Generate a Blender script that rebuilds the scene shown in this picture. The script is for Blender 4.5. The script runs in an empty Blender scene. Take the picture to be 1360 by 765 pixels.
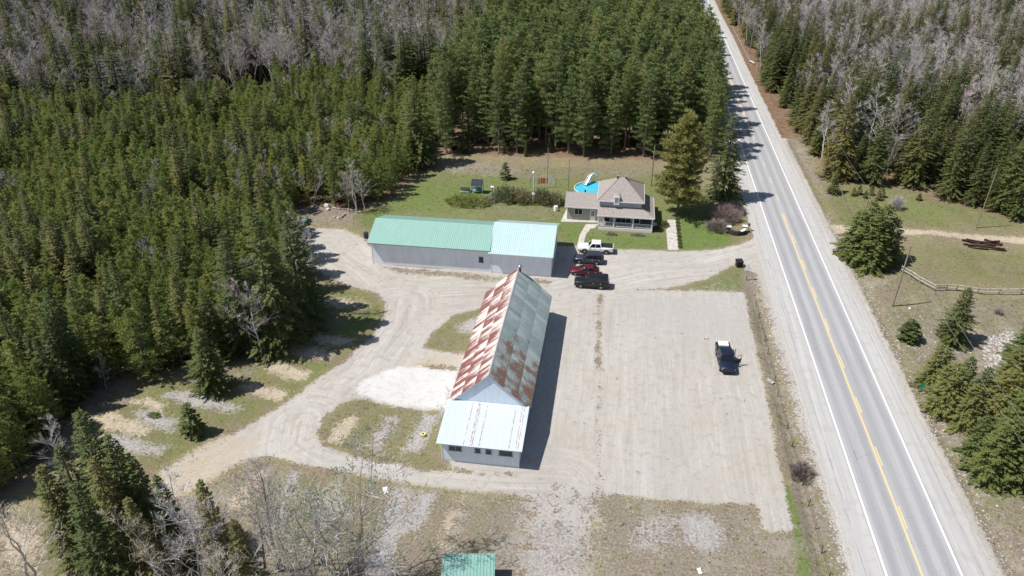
import bpy, bmesh, math, random
import numpy as np
from mathutils import Vector, Matrix

random.seed(11)
rng = np.random.default_rng(11)
SC = bpy.context.scene
COL = SC.collection

# ------------------------------------------------------------------ camera
F, CAM_H = 1000.0, 59.0                      # focal length in photo pixels, drone height in metres
PITCH = math.atan(590 / 1000.0)
YAW = math.atan(168 / math.hypot(1000, 590))
FWD = np.array([-math.sin(YAW) * math.cos(PITCH), math.cos(YAW) * math.cos(PITCH), -math.sin(PITCH)])
RIGHT = np.array([math.cos(YAW), math.sin(YAW), 0.0])
UP = np.cross(RIGHT, FWD)
CPOS = np.array([0.0, 0.0, CAM_H])


def at(px, py, z=0.0):
    """photo pixel -> world point at height z"""
    d = FWD * F + RIGHT * (px - 680) - UP * (py - 382.5)
    return CPOS + d * ((z - CAM_H) / d[2])


def proj(P):
    v = np.array(P, float) - CPOS
    w = v @ FWD
    return 680 + F * (v @ RIGHT) / w, 382.5 - F * (v @ UP) / w


cam = bpy.data.cameras.new('camera')
cam_o = bpy.data.objects.new('camera', cam)
COL.objects.link(cam_o)
cam.sensor_width = 36.0
cam.lens = 36.0 * F / 1360.0
cam.clip_start = 0.5
cam.clip_end = 5000
M = Matrix(((RIGHT[0], UP[0], -FWD[0], 0), (RIGHT[1], UP[1], -FWD[1], 0), (RIGHT[2], UP[2], -FWD[2], CAM_H), (0, 0, 0, 1)))
cam_o.matrix_world = M
SC.camera = cam_o

# ------------------------------------------------------------------ light
SUN_DIR = Vector((0.60, 0.20, -1.0)).normalized()      # the way the light travels
SUN_EL = math.asin(-SUN_DIR.z)
SUN_AZ = math.atan2(-SUN_DIR.x, -SUN_DIR.y)             # clockwise from +Y
W = bpy.data.worlds.new('World')
SC.world = W
W.use_nodes = True
wn = W.node_tree
bg = wn.nodes['Background']
sky = wn.nodes.new('ShaderNodeTexSky')
sky.sky_type = 'NISHITA'
sky.sun_disc = False
sky.sun_elevation = SUN_EL
sky.sun_rotation = SUN_AZ % (2 * math.pi)
sky.altitude = 300
wn.links.new(sky.outputs[0], bg.inputs[0])
bg.inputs[1].default_value = 0.080
sun = bpy.data.lights.new('sun', 'SUN')
sun.energy = 5.0
sun.angle = math.radians(0.53)
sun.color = (1.0, 0.955, 0.90)
sun_o = bpy.data.objects.new('sun', sun)
COL.objects.link(sun_o)
sun_o.rotation_euler = SUN_DIR.to_track_quat('-Z', 'Y').to_euler()
sun_o.location = (-60, -20, 120)
vs = SC.view_settings
vs.view_transform = 'Standard'
vs.look = 'None'
vs.exposure = 0.18
vs.gamma = 1.0
vs.use_curve_mapping = False


# ------------------------------------------------------------------ helpers: tags, materials, meshes
def tag(o, label=None, cat=None, group=None, kind=None):
    if label: o['label'] = label
    if cat: o['category'] = cat
    if group: o['group'] = group
    if kind: o['kind'] = kind
    return o


def empty(name, loc, rz=0.0, label=None, cat=None, group=None):
    o = bpy.data.objects.new(name, None)
    o.empty_display_size = 0.3
    COL.objects.link(o)
    o.location = loc
    o.rotation_euler = (0, 0, rz)
    return tag(o, label, cat, group)


MATS = {}


def new_mat(name):
    m = bpy.data.materials.new(name)
    m.use_nodes = True
    MATS[name] = m
    nt = m.node_tree
    return m, nt, nt.nodes['Principled BSDF']


def N(nt, kind, **kw):
    n = nt.nodes.new(kind)
    for k, v in kw.items():
        setattr(n, k, v)
    return n


def val(nt, sock, v):
    if isinstance(v, bpy.types.NodeSocket):
        nt.links.new(v, sock)
    else:
        sock.default_value = v


def math_n(nt, op, a, b=0.0, c=0.0, clamp=False):
    n = N(nt, 'ShaderNodeMath', operation=op, use_clamp=clamp)
    val(nt, n.inputs[0], a); val(nt, n.inputs[1], b); val(nt, n.inputs[2], c)
    return n.outputs[0]


def mixc(nt, fac, a, b, blend='MIX'):
    n = N(nt, 'ShaderNodeMix', data_type='RGBA', blend_type=blend)
    val(nt, n.inputs[0], fac)
    val(nt, n.inputs[6], a if isinstance(a, bpy.types.NodeSocket) else (*a, 1.0))
    val(nt, n.inputs[7], b if isinstance(b, bpy.types.NodeSocket) else (*b, 1.0))
    return n.outputs[2]


def noise(nt, vec, scale, detail=4.0, rough=0.55, dist=0.0):
    n = N(nt, 'ShaderNodeTexNoise')
    if vec is not None:
        nt.links.new(vec, n.inputs['Vector'])
    n.inputs['Scale'].default_value = scale
    n.inputs['Detail'].default_value = detail
    n.inputs['Roughness'].default_value = rough
    n.inputs['Distortion'].default_value = dist
    return n.outputs[0]


def ramp(nt, fac, lo, hi):
    n = N(nt, 'ShaderNodeMapRange', interpolation_type='SMOOTHSTEP')
    val(nt, n.inputs[0], fac)
    n.inputs[1].default_value = lo
    n.inputs[2].default_value = hi
    return n.outputs[0]


def mapping(nt, vec, scale, rot=(0, 0, 0)):
    n = N(nt, 'ShaderNodeMapping')
    nt.links.new(vec, n.inputs[0])
    n.inputs['Scale'].default_value = scale
    n.inputs['Rotation'].default_value = rot
    return n.outputs[0]


def wpos(nt):
    return N(nt, 'ShaderNodeNewGeometry').outputs['Position']


def ocoord(nt):
    return N(nt, 'ShaderNodeTexCoord').outputs['Object']


def orand(nt):
    return N(nt, 'ShaderNodeObjectInfo').outputs['Random']


def attr(nt, name):
    return N(nt, 'ShaderNodeAttribute', attribute_name=name).outputs['Fac']


def bump(nt, bsdf, height, strength=0.3, dist=0.03):
    b = N(nt, 'ShaderNodeBump')
    b.inputs['Strength'].default_value = strength
    b.inputs['Distance'].default_value = dist
    nt.links.new(height, b.inputs['Height'])
    nt.links.new(b.outputs[0], bsdf.inputs['Normal'])


def simple(name, col, rough=0.7, metal=0.0, var=0.12, scale=3.0, spec=0.3, coat=0.0):
    """a plain surface with mild uneven wear"""
    m, nt, b = new_mat(name)
    f = noise(nt, ocoord(nt), scale, 5)
    lo = tuple(c * (1 - var) for c in col)
    hi = tuple(min(1, c * (1 + var)) for c in col)
    nt.links.new(mixc(nt, ramp(nt, f, 0.3, 0.7), lo, hi), b.inputs['Base Color'])
    b.inputs['Roughness'].default_value = rough
    b.inputs['Metallic'].default_value = metal
    b.inputs['Specular IOR Level'].default_value = spec
    b.inputs['Coat Weight'].default_value = coat
    b.inputs['Coat Roughness'].default_value = 0.08
    return m


class MB:
    """collects faces and builds ONE mesh object"""
    def __init__(s):
        s.v, s.f = [], []

    def add(s, vs, fs):
        o = len(s.v)
        s.v += [tuple(p) for p in vs]
        s.f += [tuple(i + o for i in f) for f in fs]
        return s

    def box(s, x0, x1, y0, y1, z0, z1):
        return s.add([(x0, y0, z0), (x1, y0, z0), (x1, y1, z0), (x0, y1, z0), (x0, y0, z1), (x1, y0, z1), (x1, y1, z1), (x0, y1, z1)],
                     [(0, 3, 2, 1), (4, 5, 6, 7), (0, 1, 5, 4), (1, 2, 6, 5), (2, 3, 7, 6), (3, 0, 4, 7)])

    def slab(s, quad, t):
        """a thick plate: four corners and a thickness against the normal"""
        q = [Vector(p) for p in quad]
        n = (q[1] - q[0]).cross(q[3] - q[0]).normalized() * t
        return s.add(q + [p - n for p in q], [(0, 1, 2, 3), (7, 6, 5, 4), (0, 4, 5, 1), (1, 5, 6, 2), (2, 6, 7, 3), (3, 7, 4, 0)])

    def tube(s, p0, p1, r0, r1=None, n=8, cap=True):
        r1 = r0 if r1 is None else r1
        p0, p1 = Vector(p0), Vector(p1)
        d = (p1 - p0).normalized()
        a = d.orthogonal().normalized()
        b = d.cross(a)
        o = len(s.v)
        for p, r in ((p0, r0), (p1, r1)):
            for k in range(n):
                t = 2 * math.pi * k / n
                s.v.append(tuple(p + a * math.cos(t) * r + b * math.sin(t) * r))
        for k in range(n):
            s.f.append((o + k, o + (k + 1) % n, o + n + (k + 1) % n, o + n + k))
        if cap:
            s.f.append(tuple(o + n - 1 - k for k in range(n)))
            s.f.append(tuple(o + n + k for k in range(n)))
        return s

    def lathe(s, c, axis, prof, n=16):
        """profile [(radius, along axis)] spun round an axis through c"""
        c, d = Vector(c), Vector(axis).normalized()
        a = d.orthogonal().normalized()
        b = d.cross(a)
        o = len(s.v)
        for r, h in prof:
            for k in range(n):
                t = 2 * math.pi * k / n
                s.v.append(tuple(c + d * h + a * math.cos(t) * r + b * math.sin(t) * r))
        for j in range(len(prof) - 1):
            for k in range(n):
                s.f.append((o + j * n + k, o + j * n + (k + 1) % n, o + (j + 1) * n + (k + 1) % n, o + (j + 1) * n + k))
        s.f.append(tuple(o + n - 1 - k for k in range(n)))
        s.f.append(tuple(o + (len(prof) - 1) * n + k for k in range(n)))
        return s

    def ball(s, c, r, sz=1.0, n=8, jit=0.0, seed=0):
        rr = random.Random(seed)
        o = len(s.v)
        m = n // 2 + 1
        for j in range(m):
            ph = math.pi * j / (m - 1)
            for k in range(n):
                t = 2 * math.pi * k / n
                q = r * (1 + rr.uniform(-jit, jit))
                s.v.append((c[0] + q * math.sin(ph) * math.cos(t), c[1] + q * math.sin(ph) * math.sin(t), c[2] + q * sz * math.cos(ph)))
        for j in range(m - 1):
            for k in range(n):
                s.f.append((o + j * n + k, o + (j + 1) * n + k, o + (j + 1) * n + (k + 1) % n, o + j * n + (k + 1) % n))
        return s

    def mesh(s, name, mat, smooth=False):
        me = bpy.data.meshes.new(name)
        me.from_pydata(s.v, [], s.f)
        me.materials.append(MATS[mat] if isinstance(mat, str) else mat)
        if smooth:
            me.polygons.foreach_set('use_smooth', [True] * len(me.polygons))
        me.update()
        return me

    def build(s, name, mat, parent=None, loc=None, smooth=False, bevel=0.0):
        me = s.mesh(name, mat, smooth)
        if bevel:
            bm = bmesh.new()
            bm.from_mesh(me)
            bmesh.ops.remove_doubles(bm, verts=bm.verts, dist=1e-5)
            bmesh.ops.bevel(bm, geom=[e for e in bm.edges if len(e.link_faces) == 2 and e.calc_face_angle(0) > 0.5], offset=bevel, segments=2, affect='EDGES', profile=0.6)
            bm.to_mesh(me)
            bm.free()
        return place(me, name, parent, loc)


def place(me, name, parent=None, loc=None):
    o = bpy.data.objects.new(name, me)
    COL.objects.link(o)
    if parent is not None:
        o.parent = parent
    if loc is not None:
        o.location = loc
    return o


def copy_tree(o, parent=None):
    c = o.copy()
    COL.objects.link(c)
    c.parent = parent
    for ch in list(o.children):
        copy_tree(ch, c)
    return c


# ------------------------------------------------------------------ the lie of the land
LX0, LX1, LY0, LY1, GS = -100.0, 84.0, 34.0, 176.0, 0.4


def hash2(ix, iy, s):
    h = np.sin(ix * 127.1 + iy * 311.7 + s * 74.7) * 43758.5453
    return h - np.floor(h)


def vnoise(x, y, sc, s=0):
    x, y = np.asarray(x, float) * sc, np.asarray(y, float) * sc
    ix, iy = np.floor(x), np.floor(y)
    fx, fy = x - ix, y - iy
    fx, fy = fx * fx * (3 - 2 * fx), fy * fy * (3 - 2 * fy)
    a, b = hash2(ix, iy, s), hash2(ix + 1, iy, s)
    c, d = hash2(ix, iy + 1, s), hash2(ix + 1, iy + 1, s)
    return (a * (1 - fx) + b * fx) * (1 - fy) + (c * (1 - fx) + d * fx) * fy


def hgt(x, y):
    """ground height: nearly level yard, a shallow ditch by the road, uneven ground east of it"""
    x, y = np.asarray(x, float), np.asarray(y, float)
    z = -0.40 * np.exp(-((x - 22.3) / 0.75) ** 2) * np.clip((108 - y) / 6, 0, 1)
    east = np.clip((x - 39.2) / 5, 0, 1) * np.clip((78 - x) / 8, 0, 1)
    z += east * ((vnoise(x, y, 0.11, 3) - 0.5) * 0.7 + (vnoise(x, y, 0.4, 4) - 0.5) * 0.22) - 0.25 * np.exp(-((x - 39.9) / 0.8) ** 2)
    west = np.clip((-19 - x) / 6, 0, 1) * np.clip((x + 95) / 8, 0, 1)
    z += west * ((vnoise(x, y, 0.13, 5) - 0.5) * 0.5 + (vnoise(x, y, 0.6, 6) - 0.5) * 0.12)
    ed = np.clip(np.minimum(np.minimum(x - LX0, LX1 - x), np.minimum(y - LY0, LY1 - y)) / 5, 0, 1)
    return z * ed


def gz(p):
    return float(hgt(p[0], p[1]))


def spot(px, py):
    """photo pixel of a thing's foot -> point on the ground"""
    p = at(px, py)
    for _ in range(3):
        p = at(px, py, gz(p))
    return Vector((p[0], p[1], gz(p)))


def poly_sd(X, Y, P):
    """signed distance (inside positive) to a closed polygon"""
    d = np.full(X.shape, 1e9)
    ins = np.zeros(X.shape, bool)
    n = len(P)
    for i in range(n):
        ax, ay = P[i]
        bx, by = P[(i + 1) % n]
        ex, ey = bx - ax, by - ay
        t = np.clip(((X - ax) * ex + (Y - ay) * ey) / (ex * ex + ey * ey + 1e-9), 0, 1)
        d = np.minimum(d, (X - ax - t * ex) ** 2 + (Y - ay - t * ey) ** 2)
        if ay != by:
            ins ^= ((ay > Y) != (by > Y)) & (X < (bx - ax) * (Y - ay) / (by - ay) + ax)
    d = np.sqrt(d)
    return np.where(ins, d, -d)


nx, ny = int(round((LX1 - LX0) / GS)) + 1, int(round((LY1 - LY0) / GS)) + 1
GX, GY = np.meshgrid(np.linspace(LX0, LX1, nx), np.linspace(LY0, LY1, ny))
LAY = {k: np.zeros(GX.shape) for k in ('grass', 'lush', 'litter', 'sand', 'grey', 'gravel', 'pale', 'scrub', 'track')}
LANE = GX.copy()


def px_poly(pts):
    return [tuple(at(x, y)[:2]) for x, y in pts]


def paint(layer, pts, v=1.0, soft=1.2, world=False):
    soft *= 1.5
    P = pts if world else px_poly(pts)
    xs, ys = [p[0] for p in P], [p[1] for p in P]
    m = soft + 1
    i0, i1 = max(0, int((min(xs) - m - LX0) / GS)), min(nx, int((max(xs) + m - LX0) / GS) + 2)
    j0, j1 = max(0, int((min(ys) - m - LY0) / GS)), min(ny, int((max(ys) + m - LY0) / GS) + 2)
    if i1 <= i0 or j1 <= j0:
        return
    sl = (slice(j0, j1), slice(i0, i1))
    sd = poly_sd(GX[sl], GY[sl], P)
    a = np.clip(0.5 + sd / (2 * soft), 0, 1)
    a = a * a * (3 - 2 * a)
    for L in (layer if isinstance(layer, (list, tuple)) else [layer]):
        A = LAY[L]
        A[sl] = A[sl] * (1 - a) + v * a


def stroke(layer, line, wid, v=1.0, soft=0.5, lane=False):
    """paint a band round a line of pixels"""
    P = px_poly(line)
    d = np.full(GX.shape, 1e9)
    sgn = np.zeros(GX.shape)
    for (ax, ay), (bx, by) in zip(P[:-1], P[1:]):
        ex, ey = bx - ax, by - ay
        t = np.clip(((GX - ax) * ex + (GY - ay) * ey) / (ex * ex + ey * ey), 0, 1)
        q = np.hypot(GX - ax - t * ex, GY - ay - t * ey)
        s = np.sign(ex * (GY - ay) - ey * (GX - ax))
        sgn = np.where(q < d, s, sgn)
        d = np.minimum(d, q)
    if lane:
        global LANE
        LANE = np.where(d < wid + 1.0, d * sgn + 40 + 7 * lane, LANE)
        LAY['track'] = np.maximum(LAY['track'], np.clip((wid - d) / 2.0, 0, 0.9))
        return
    a = np.clip(0.5 + (wid / 2 - d) / (2 * soft), 0, 1)
    a = a * a * (3 - 2 * a)
    LAY[layer] = LAY[layer] * (1 - a) + v * a


# everything starts as dry, thin turf; the woods have a floor of needles and leaves
LAY['grass'][:] = 0.38
LAY['track'][:] = 0.55
FOREST_W = [(-60, 700), (60, 612), (112, 545), (120, 512), (230, 497), (300, 482), (372, 462), (402, 425), (410, 380), (400, 330), (384, 300), (394, 274), (480, 277), (520, 262), (545, 238), (562, 207)]
fw_world = px_poly(FOREST_W) + [(-42.0, 400), (-340, 400), (-340, 30)]
paint('litter', fw_world, 1.0, 3.0, True)
PLANT = [(-41.5, 154.5), (-20, 155.5), (0, 157), (22.5, 159), (22.0, 420), (-41.5, 420)]
paint('litter', PLANT, 1.0, 2.5, True)
fe_world = [(40.5, 430), (40.5, 232), (41.8, 190), (43.6, 162)] + px_poly([(1098, 232), (1116, 242), (1160, 243), (1205, 250), (1240, 264), (1290, 277), (1365, 294)]) + [(110, 136), (330, 140), (330, 430)]
paint('litter', fe_world, 1.0, 2.5, True)
# roadside verge east and the field beyond it
paint('scrub', [(1100, 330), (1360, 400), (1420, 800), (1330, 765), (1200, 490)], 0.55, 2.5)
paint('scrub', [(1190, 420), (1360, 395), (1400, 780), (1340, 740), (1230, 540)], 0.85, 2.5)
paint('grass', [(1120, 320), (1360, 335), (1400, 380), (1250, 375), (1190, 400), (1160, 380)], 0.62, 2.5)
paint('grass', [(1085, 245), (1200, 245), (1360, 290), (1400, 305), (1115, 296)], 0.75, 2.5)
paint('lush', [(1180, 262), (1275, 270), (1285, 298), (1190, 297)], 0.45, 3)
paint('sand', [(1096, 296), (1130, 300), (1230, 306), (1360, 314), (1480, 322), (1480, 331), (1360, 322), (1230, 312), (1125, 308), (1108, 310)], 1.0, 0.9)
paint('grey', [(1300, 448), (1345, 438), (1356, 470), (1340, 505), (1310, 500)], 0.5, 2)
paint('scrub', [(1000, 110), (1020, 150), (1060, 215), (1096, 262), (1106, 262), (1080, 215), (1040, 150), (1025, 110)], 0.9, 1.0)
# the lawn round the house
LAWN = [(566, 213), (700, 222), (870, 228), (905, 232), (950, 262), (975, 300), (985, 318), (960, 330), (880, 332), (815, 331), (770, 322), (742, 330), (735, 318), (655, 318), (492, 306), (470, 300), (478, 285), (530, 262), (550, 240)]
paint('litter', LAWN, 0.0, 1.5)
paint('grass', LAWN, 0.72, 1.5)
paint('lush', LAWN, 0.42, 2.0)
paint('lush', [(515, 272), (560, 248), (612, 244), (650, 246), (660, 262), (600, 280), (530, 283)], 0.72, 4)
paint('lush', [(745, 300), (790, 312), (878, 318), (880, 334), (770, 330)], 0.85, 1.2)
paint('lush', [(902, 290), (935, 288), (965, 312), (970, 326), (930, 331), (902, 331)], 1.0, 1.2)
paint('lush', [(460, 288), (520, 275), (530, 290), (480, 306)], 0.6, 2)
paint('lush', [(745, 300), (775, 300), (766, 326), (745, 326)], 0.7, 1)
paint('scrub', [(566, 210), (640, 214), (700, 220), (870, 226), (870, 236), (700, 238), (570, 226)], 0.75, 2)
paint('scrub', [(650, 272), (748, 272), (745, 292), (650, 290)], 0.45, 2)
paint('grass', [(560, 282), (650, 284), (650, 296), (500, 292)], 0.5, 2)
# gravel: the yard, the drives and the big lot
GRAVEL = [(1030, 292), (1008, 312), (988, 323), (960, 330), (930, 333.5), (890, 334), (850, 331.5), (812, 332), (790, 325), (764, 327), (742, 327), (700, 330), (600, 340), (493, 330), (484, 318), (455, 306), (425, 302), (404, 304), (404, 332), (418, 358), (455, 377), (500, 388), (514, 404), (508, 428), (488, 452),
          (455, 482), (420, 506), (375, 538), (322, 569), (262, 600), (216, 626), (206, 648), (250, 650), (292, 626), (326, 610), (362, 606), (398, 617), (470, 629), (560, 644), (640, 652), (692, 657), (740, 659), (800, 656), (860, 661), (930, 667), (1005, 671), (1012, 704), (1056, 706),
          (1044, 660), (1034, 610), (1024, 550), (1010, 480), (998, 425), (990, 388), (900, 385), (840, 385), (882, 383), (940, 371), (974, 353), (1000, 362), (1030, 380), (1060, 380)]
paint(['grass', 'lush', 'scrub', 'litter'], GRAVEL, 0.0, 0.7)
paint('gravel', GRAVEL, 1.0, 0.7)
# the islands the drives run round
def island(pts, grass=0.6, lush=0.0, scrub=0.0, soft=0.7):
    paint('gravel', pts, 0.0, soft)
    paint('grass', pts, grass, soft)
    paint('lush', pts, lush, soft + 0.4)
    paint('scrub', pts, scrub, soft)
ISL_A = [(562, 461), (575, 440), (598, 420), (640, 409), (655, 404), (660, 440), (630, 470), (590, 468)]
island(ISL_A, 0.6, 0.3, 0.3)
paint('grey', [(606, 436), (622, 424), (640, 420), (640, 442), (612, 443)], 0.80, 1.0)
paint('sand', [(545, 481), (570, 473), (640, 464), (640, 484), (600, 486), (560, 487)], 0.85, 1.0)
island([(549, 484), (565, 480), (608, 487), (606, 494), (560, 489)], 0.5, 0.1, 0.5, 0.5)
ISL_B = [(420, 576), (430, 555), (455, 536), (482, 529), (520, 538), (560, 543), (594, 546), (600, 620), (640, 632), (692, 626), (688, 632), (560, 625), (500, 612), (450, 601), (425, 592)]
island(ISL_B, 0.62, 0.12, 0.35)
paint('sand', [(432, 587), (446, 563), (470, 548), (478, 556), (462, 580), (452, 593)], 0.75, 0.8)
paint('grey', [(484, 594), (512, 552), (532, 556), (506, 602)], 0.80, 1.0)
paint('grey', [(534, 597), (560, 548), (582, 552), (560, 603)], 0.80, 1.0)
paint('grey', [(510, 568), (524, 552), (534, 556), (520, 572)], 0.6, 0.6)
paint('grey', [(588, 617), (692, 622), (684, 630), (612, 626)], 0.80, 1.0)
PALE = [(470, 522), (484, 506), (505, 495), (530, 488), (560, 489), (607, 494), (600, 522), (592, 541), (560, 541), (520, 536), (492, 530)]
paint('gravel', PALE, 1.0, 0.5)
paint('pale', PALE, 1.0, 0.8)
# the strip along the garage and its weeds
paint('scrub', [(506, 354), (560, 356), (655, 366), (735, 372), (730, 378), (650, 374), (530, 362)], 0.9, 0.8)
paint('gravel', [(506, 354), (560, 356), (655, 366), (735, 372), (730, 378), (650, 374), (530, 362)], 0.25, 0.8)
paint('grass', [(520, 355), (655, 364), (655, 370), (530, 360)], 0.5, 0.6)
# verge of the entrance, weed lines in the lot
island([(974, 353), (992, 356), (1000, 384), (985, 386), (930, 385), (900, 384), (945, 371)], 0.66, 0.45, 0.3, 0.6)
stroke('gravel', [(797, 492), (795, 560), (797, 655)], 0.9, 0.56, 0.6)
stroke('gravel', [(797, 392), (796, 440), (795, 492)], 1.2, 0.42, 0.8)
stroke('scrub', [(797, 392), (796, 440), (795, 490), (795, 560), (797, 655)], 0.9, 0.7, 0.6)
stroke('grass', [(797, 392), (796, 440), (795, 492)], 0.9, 0.7, 0.5)
paint('grey', [(830, 390), (985, 388), (995, 430), (985, 455), (920, 462), (840, 440)], 0.75, 4.0)
paint('sand', [(806, 470), (870, 480), (880, 560), (830, 640), (806, 640)], 0.22, 5.0)
paint('sand', [(930, 560), (1010, 570), (1020, 660), (940, 655)], 0.28, 5.0)
paint('sand', [(985, 388), (1000, 425), (1012, 490), (1026, 560), (1040, 640), (1030, 640), (1014, 560), (1000, 480)], 0.5, 1.2)
paint('sand', [(730, 450), (790, 440), (790, 600), (735, 640)], 0.28, 3)
paint('sand', [(205, 655), (212, 628), (300, 576), (345, 580), (330, 606), (250, 655)], 1.0, 1.6)
paint('gravel', [(205, 655), (212, 628), (262, 602), (300, 590), (300, 618), (250, 655)], 0.55, 2.0)
# ditch beside the highway
DIT = [(21.4, 109), (23.3, 109), (23.2, 95), (23.5, 75), (24.0, 60), (24.6, 48), (24.6, 34), (21.0, 34), (21.0, 50), (20.9, 70), (21.0, 85), (21.2, 100)]
paint('gravel', DIT, 0.0, 0.5, True)
paint('scrub', DIT, 0.85, 0.6, True)
paint('grass', DIT, 0.5, 0.6, True)
paint('lush', [(1034, 645), (1048, 645), (1068, 700), (1084, 765), (1058, 765), (1050, 700)], 0.95, 0.6)
paint('grass', [(1034, 645), (1048, 645), (1068, 700), (1084, 765), (1058, 765), (1050, 700)], 0.9, 0.6)
paint('gravel', [(23.4, 108), (26, 108), (26, 34), (24.6, 34), (23.9, 60), (23.5, 85)], 0.75, 0.7, True)
paint('gravel', [(36.5, 420), (39.0, 420), (39.0, 140), (39.0, 80), (39.3, 34), (36.5, 34)], 0.85, 0.5, True)
# the rough ground in front: stripes of old plots
SOUTH = [(206, 652), (260, 652), (330, 612), (398, 622), (470, 634), (560, 649), (640, 657), (700, 662), (690, 765), (680, 830), (0, 830), (0, 720)]
paint('scrub', SOUTH, 0.6, 1.0)
paint('grass', SOUTH, 0.5, 1.0)
for (a, b, c, d, lay, v) in [((520, 648), (545, 650), (520, 765), (480, 765), 'grey', 0.85), ((555, 652), (582, 654), (560, 705), (535, 705), 'grey', 0.9), ((596, 658), (622, 660), (600, 735), (570, 735), 'sand', 0.45), ((583, 660), (598, 660), (574, 750), (554, 750), 'lush', 0.62),
                             ((632, 660), (652, 662), (640, 750), (616, 750), 'lush', 0.62), ((610, 668), (625, 668), (612, 735), (592, 735), 'grey', 0.5), ((660, 664), (694, 666), (686, 765), (650, 765), 'scrub', 0.9), ((440, 640), (470, 640), (430, 720), (400, 720), 'grey', 0.5),
                             ((330, 620), (360, 622), (330, 680), (296, 676), 'sand', 0.6), ((385, 622), (402, 626), (380, 690), (360, 690), 'grey', 0.7), ((0, 690), (60, 690), (60, 765), (0, 765), 'sand', 0.6)]:
    paint(lay, [a, b, c, d], v, 0.8)
paint('grey', [(690, 645), (800, 642), (802, 690), (790, 765), (780, 830), (676, 830)], 0.66, 2.2)
paint('gravel', [(700, 640), (800, 640), (800, 690), (785, 720), (700, 700)], 0.62, 2.5)
paint('scrub', [(800, 662), (930, 671), (1004, 676), (1012, 707), (1056, 708), (1060, 765), (1070, 830), (790, 830)], 0.8, 0.9)
paint('grass', [(800, 662), (930, 671), (1004, 676), (1012, 707), (1056, 708), (1060, 765), (1070, 830), (790, 830)], 0.45, 0.9)
paint('grey', [(838, 690), (880, 678), (905, 690), (900, 730), (850, 735), (828, 715)], 0.6, 1.5)
paint('grey', [(905, 690), (925, 682), (952, 688), (966, 712), (962, 730), (930, 735), (908, 720)], 0.80, 1.0)
paint('scrub', [(808, 664), (870, 668), (860, 690), (812, 682)], 1.0, 0.8)
paint('lush', [(930, 672), (1004, 678), (1012, 709), (1050, 710), (1040, 740), (960, 735)], 0.38, 2.0)
paint('lush', [(690, 700), (705, 690), (700, 765), (680, 765)], 0.5, 1.5)
paint('lush', [(420, 640), (520, 650), (500, 700), (430, 690)], 0.45, 2.5)
paint('lush', [(340, 616), (390, 622), (370, 690), (320, 690)], 0.45, 2.0)
paint('lush', [(795, 716), (812, 716), (815, 735), (795, 735)], 0.3, 1)
# plots west of the drive
WEST = [(112, 560), (125, 520), (300, 484), (380, 468), (402, 430), (412, 388), (455, 380), (500, 390), (512, 405), (506, 428), (486, 452), (452, 480), (372, 536), (320, 566), (214, 622), (150, 600)]
paint('litter', WEST, 0.0, 2.0)
paint('grass', WEST, 0.66, 1.5)
paint('lush', WEST, 0.18, 1.5)
for pts, lay, v in [([(356, 488), (372, 482), (411, 494), (404, 505), (372, 500)], 'sand', 1), ([(316, 514), (334, 508), (382, 520), (372, 532), (340, 526)], 'sand', 1), ([(378, 464), (392, 458), (448, 468), (436, 480), (400, 474)], 'sand', 1), ([(411, 450), (420, 446), (470, 450), (462, 459), (430, 457)], 'sand', 1),
                    ([(420, 392), (480, 395), (492, 402), (480, 412), (420, 408)], 'sand', .6),
                    ([(213, 525), (250, 518), (322, 540), (310, 548), (240, 540)], 'grey', .82), ([(173, 548), (190, 543), (240, 560), (228, 574), (190, 566)], 'grey', .82), ([(122, 556), (150, 548), (206, 566), (196, 580), (140, 572)], 'sand', .9), ([(130, 580), (160, 576), (226, 594), (210, 606), (150, 600)], 'grey', .78),
                    ([(166, 536), (190, 528), (224, 538), (214, 547)], 'sand', .8), ([(230, 498), (300, 484), (350, 480), (330, 505), (250, 515)], 'scrub', .8), ([(112, 515), (170, 505), (180, 535), (112, 560)], 'scrub', 1)]:
    paint(lay, pts, v, 1.0)
paint('lush', [(430, 440), (470, 425), (496, 418), (488, 440), (450, 452)], 0.75, 1.2)
paint('lush', [(330, 536), (372, 524), (400, 508), (420, 480), (450, 470), (436, 492), (372, 535)], 0.55, 1.0)
paint('scrub', [(404, 300), (392, 280), (420, 273), (478, 279), (470, 300), (425, 300)], 0.75, 1.0)
for a_, b_, ln in (((404, 430), 0, [(1020, 330), (940, 352), (850, 360), (740, 385), (620, 390), (520, 395), (470, 360), (430, 330)]), (None, 1, [(530, 400), (525, 430), (480, 490), (420, 540), (340, 585), (230, 640)]), (None, 2, [(400, 560), (395, 590), (430, 612), (520, 628), (640, 642), (740, 645)])):
    stroke(None, ln, 5.0, lane=b_ + 1)

# one skin, cut into the pieces one would name
Z = hgt(GX, GY)
fc = lambda A: (A[:-1, :-1] + A[1:, :-1] + A[:-1, 1:] + A[1:, 1:]) / 4
fx, fy = fc(GX), fc(GY)
lawn_sd = poly_sd(fx, fy, px_poly(LAWN))
road_sd = (fx > 25.8) & (fx < 37.2)
cls = np.zeros(fx.shape, int)
cls[lawn_sd > 0] = 1
cls[fc(LAY['gravel']) > 0.5] = 2
cls[(fc(LAY['sand']) > 0.5) & (fx > 39) & (fy > 118)] = 3
cls[road_sd] = -1
idx = np.arange(nx * ny).reshape(ny, nx)
quads = np.stack([idx[:-1, :-1], idx[:-1, 1:], idx[1:, 1:], idx[1:, :-1]], -1)


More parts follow.
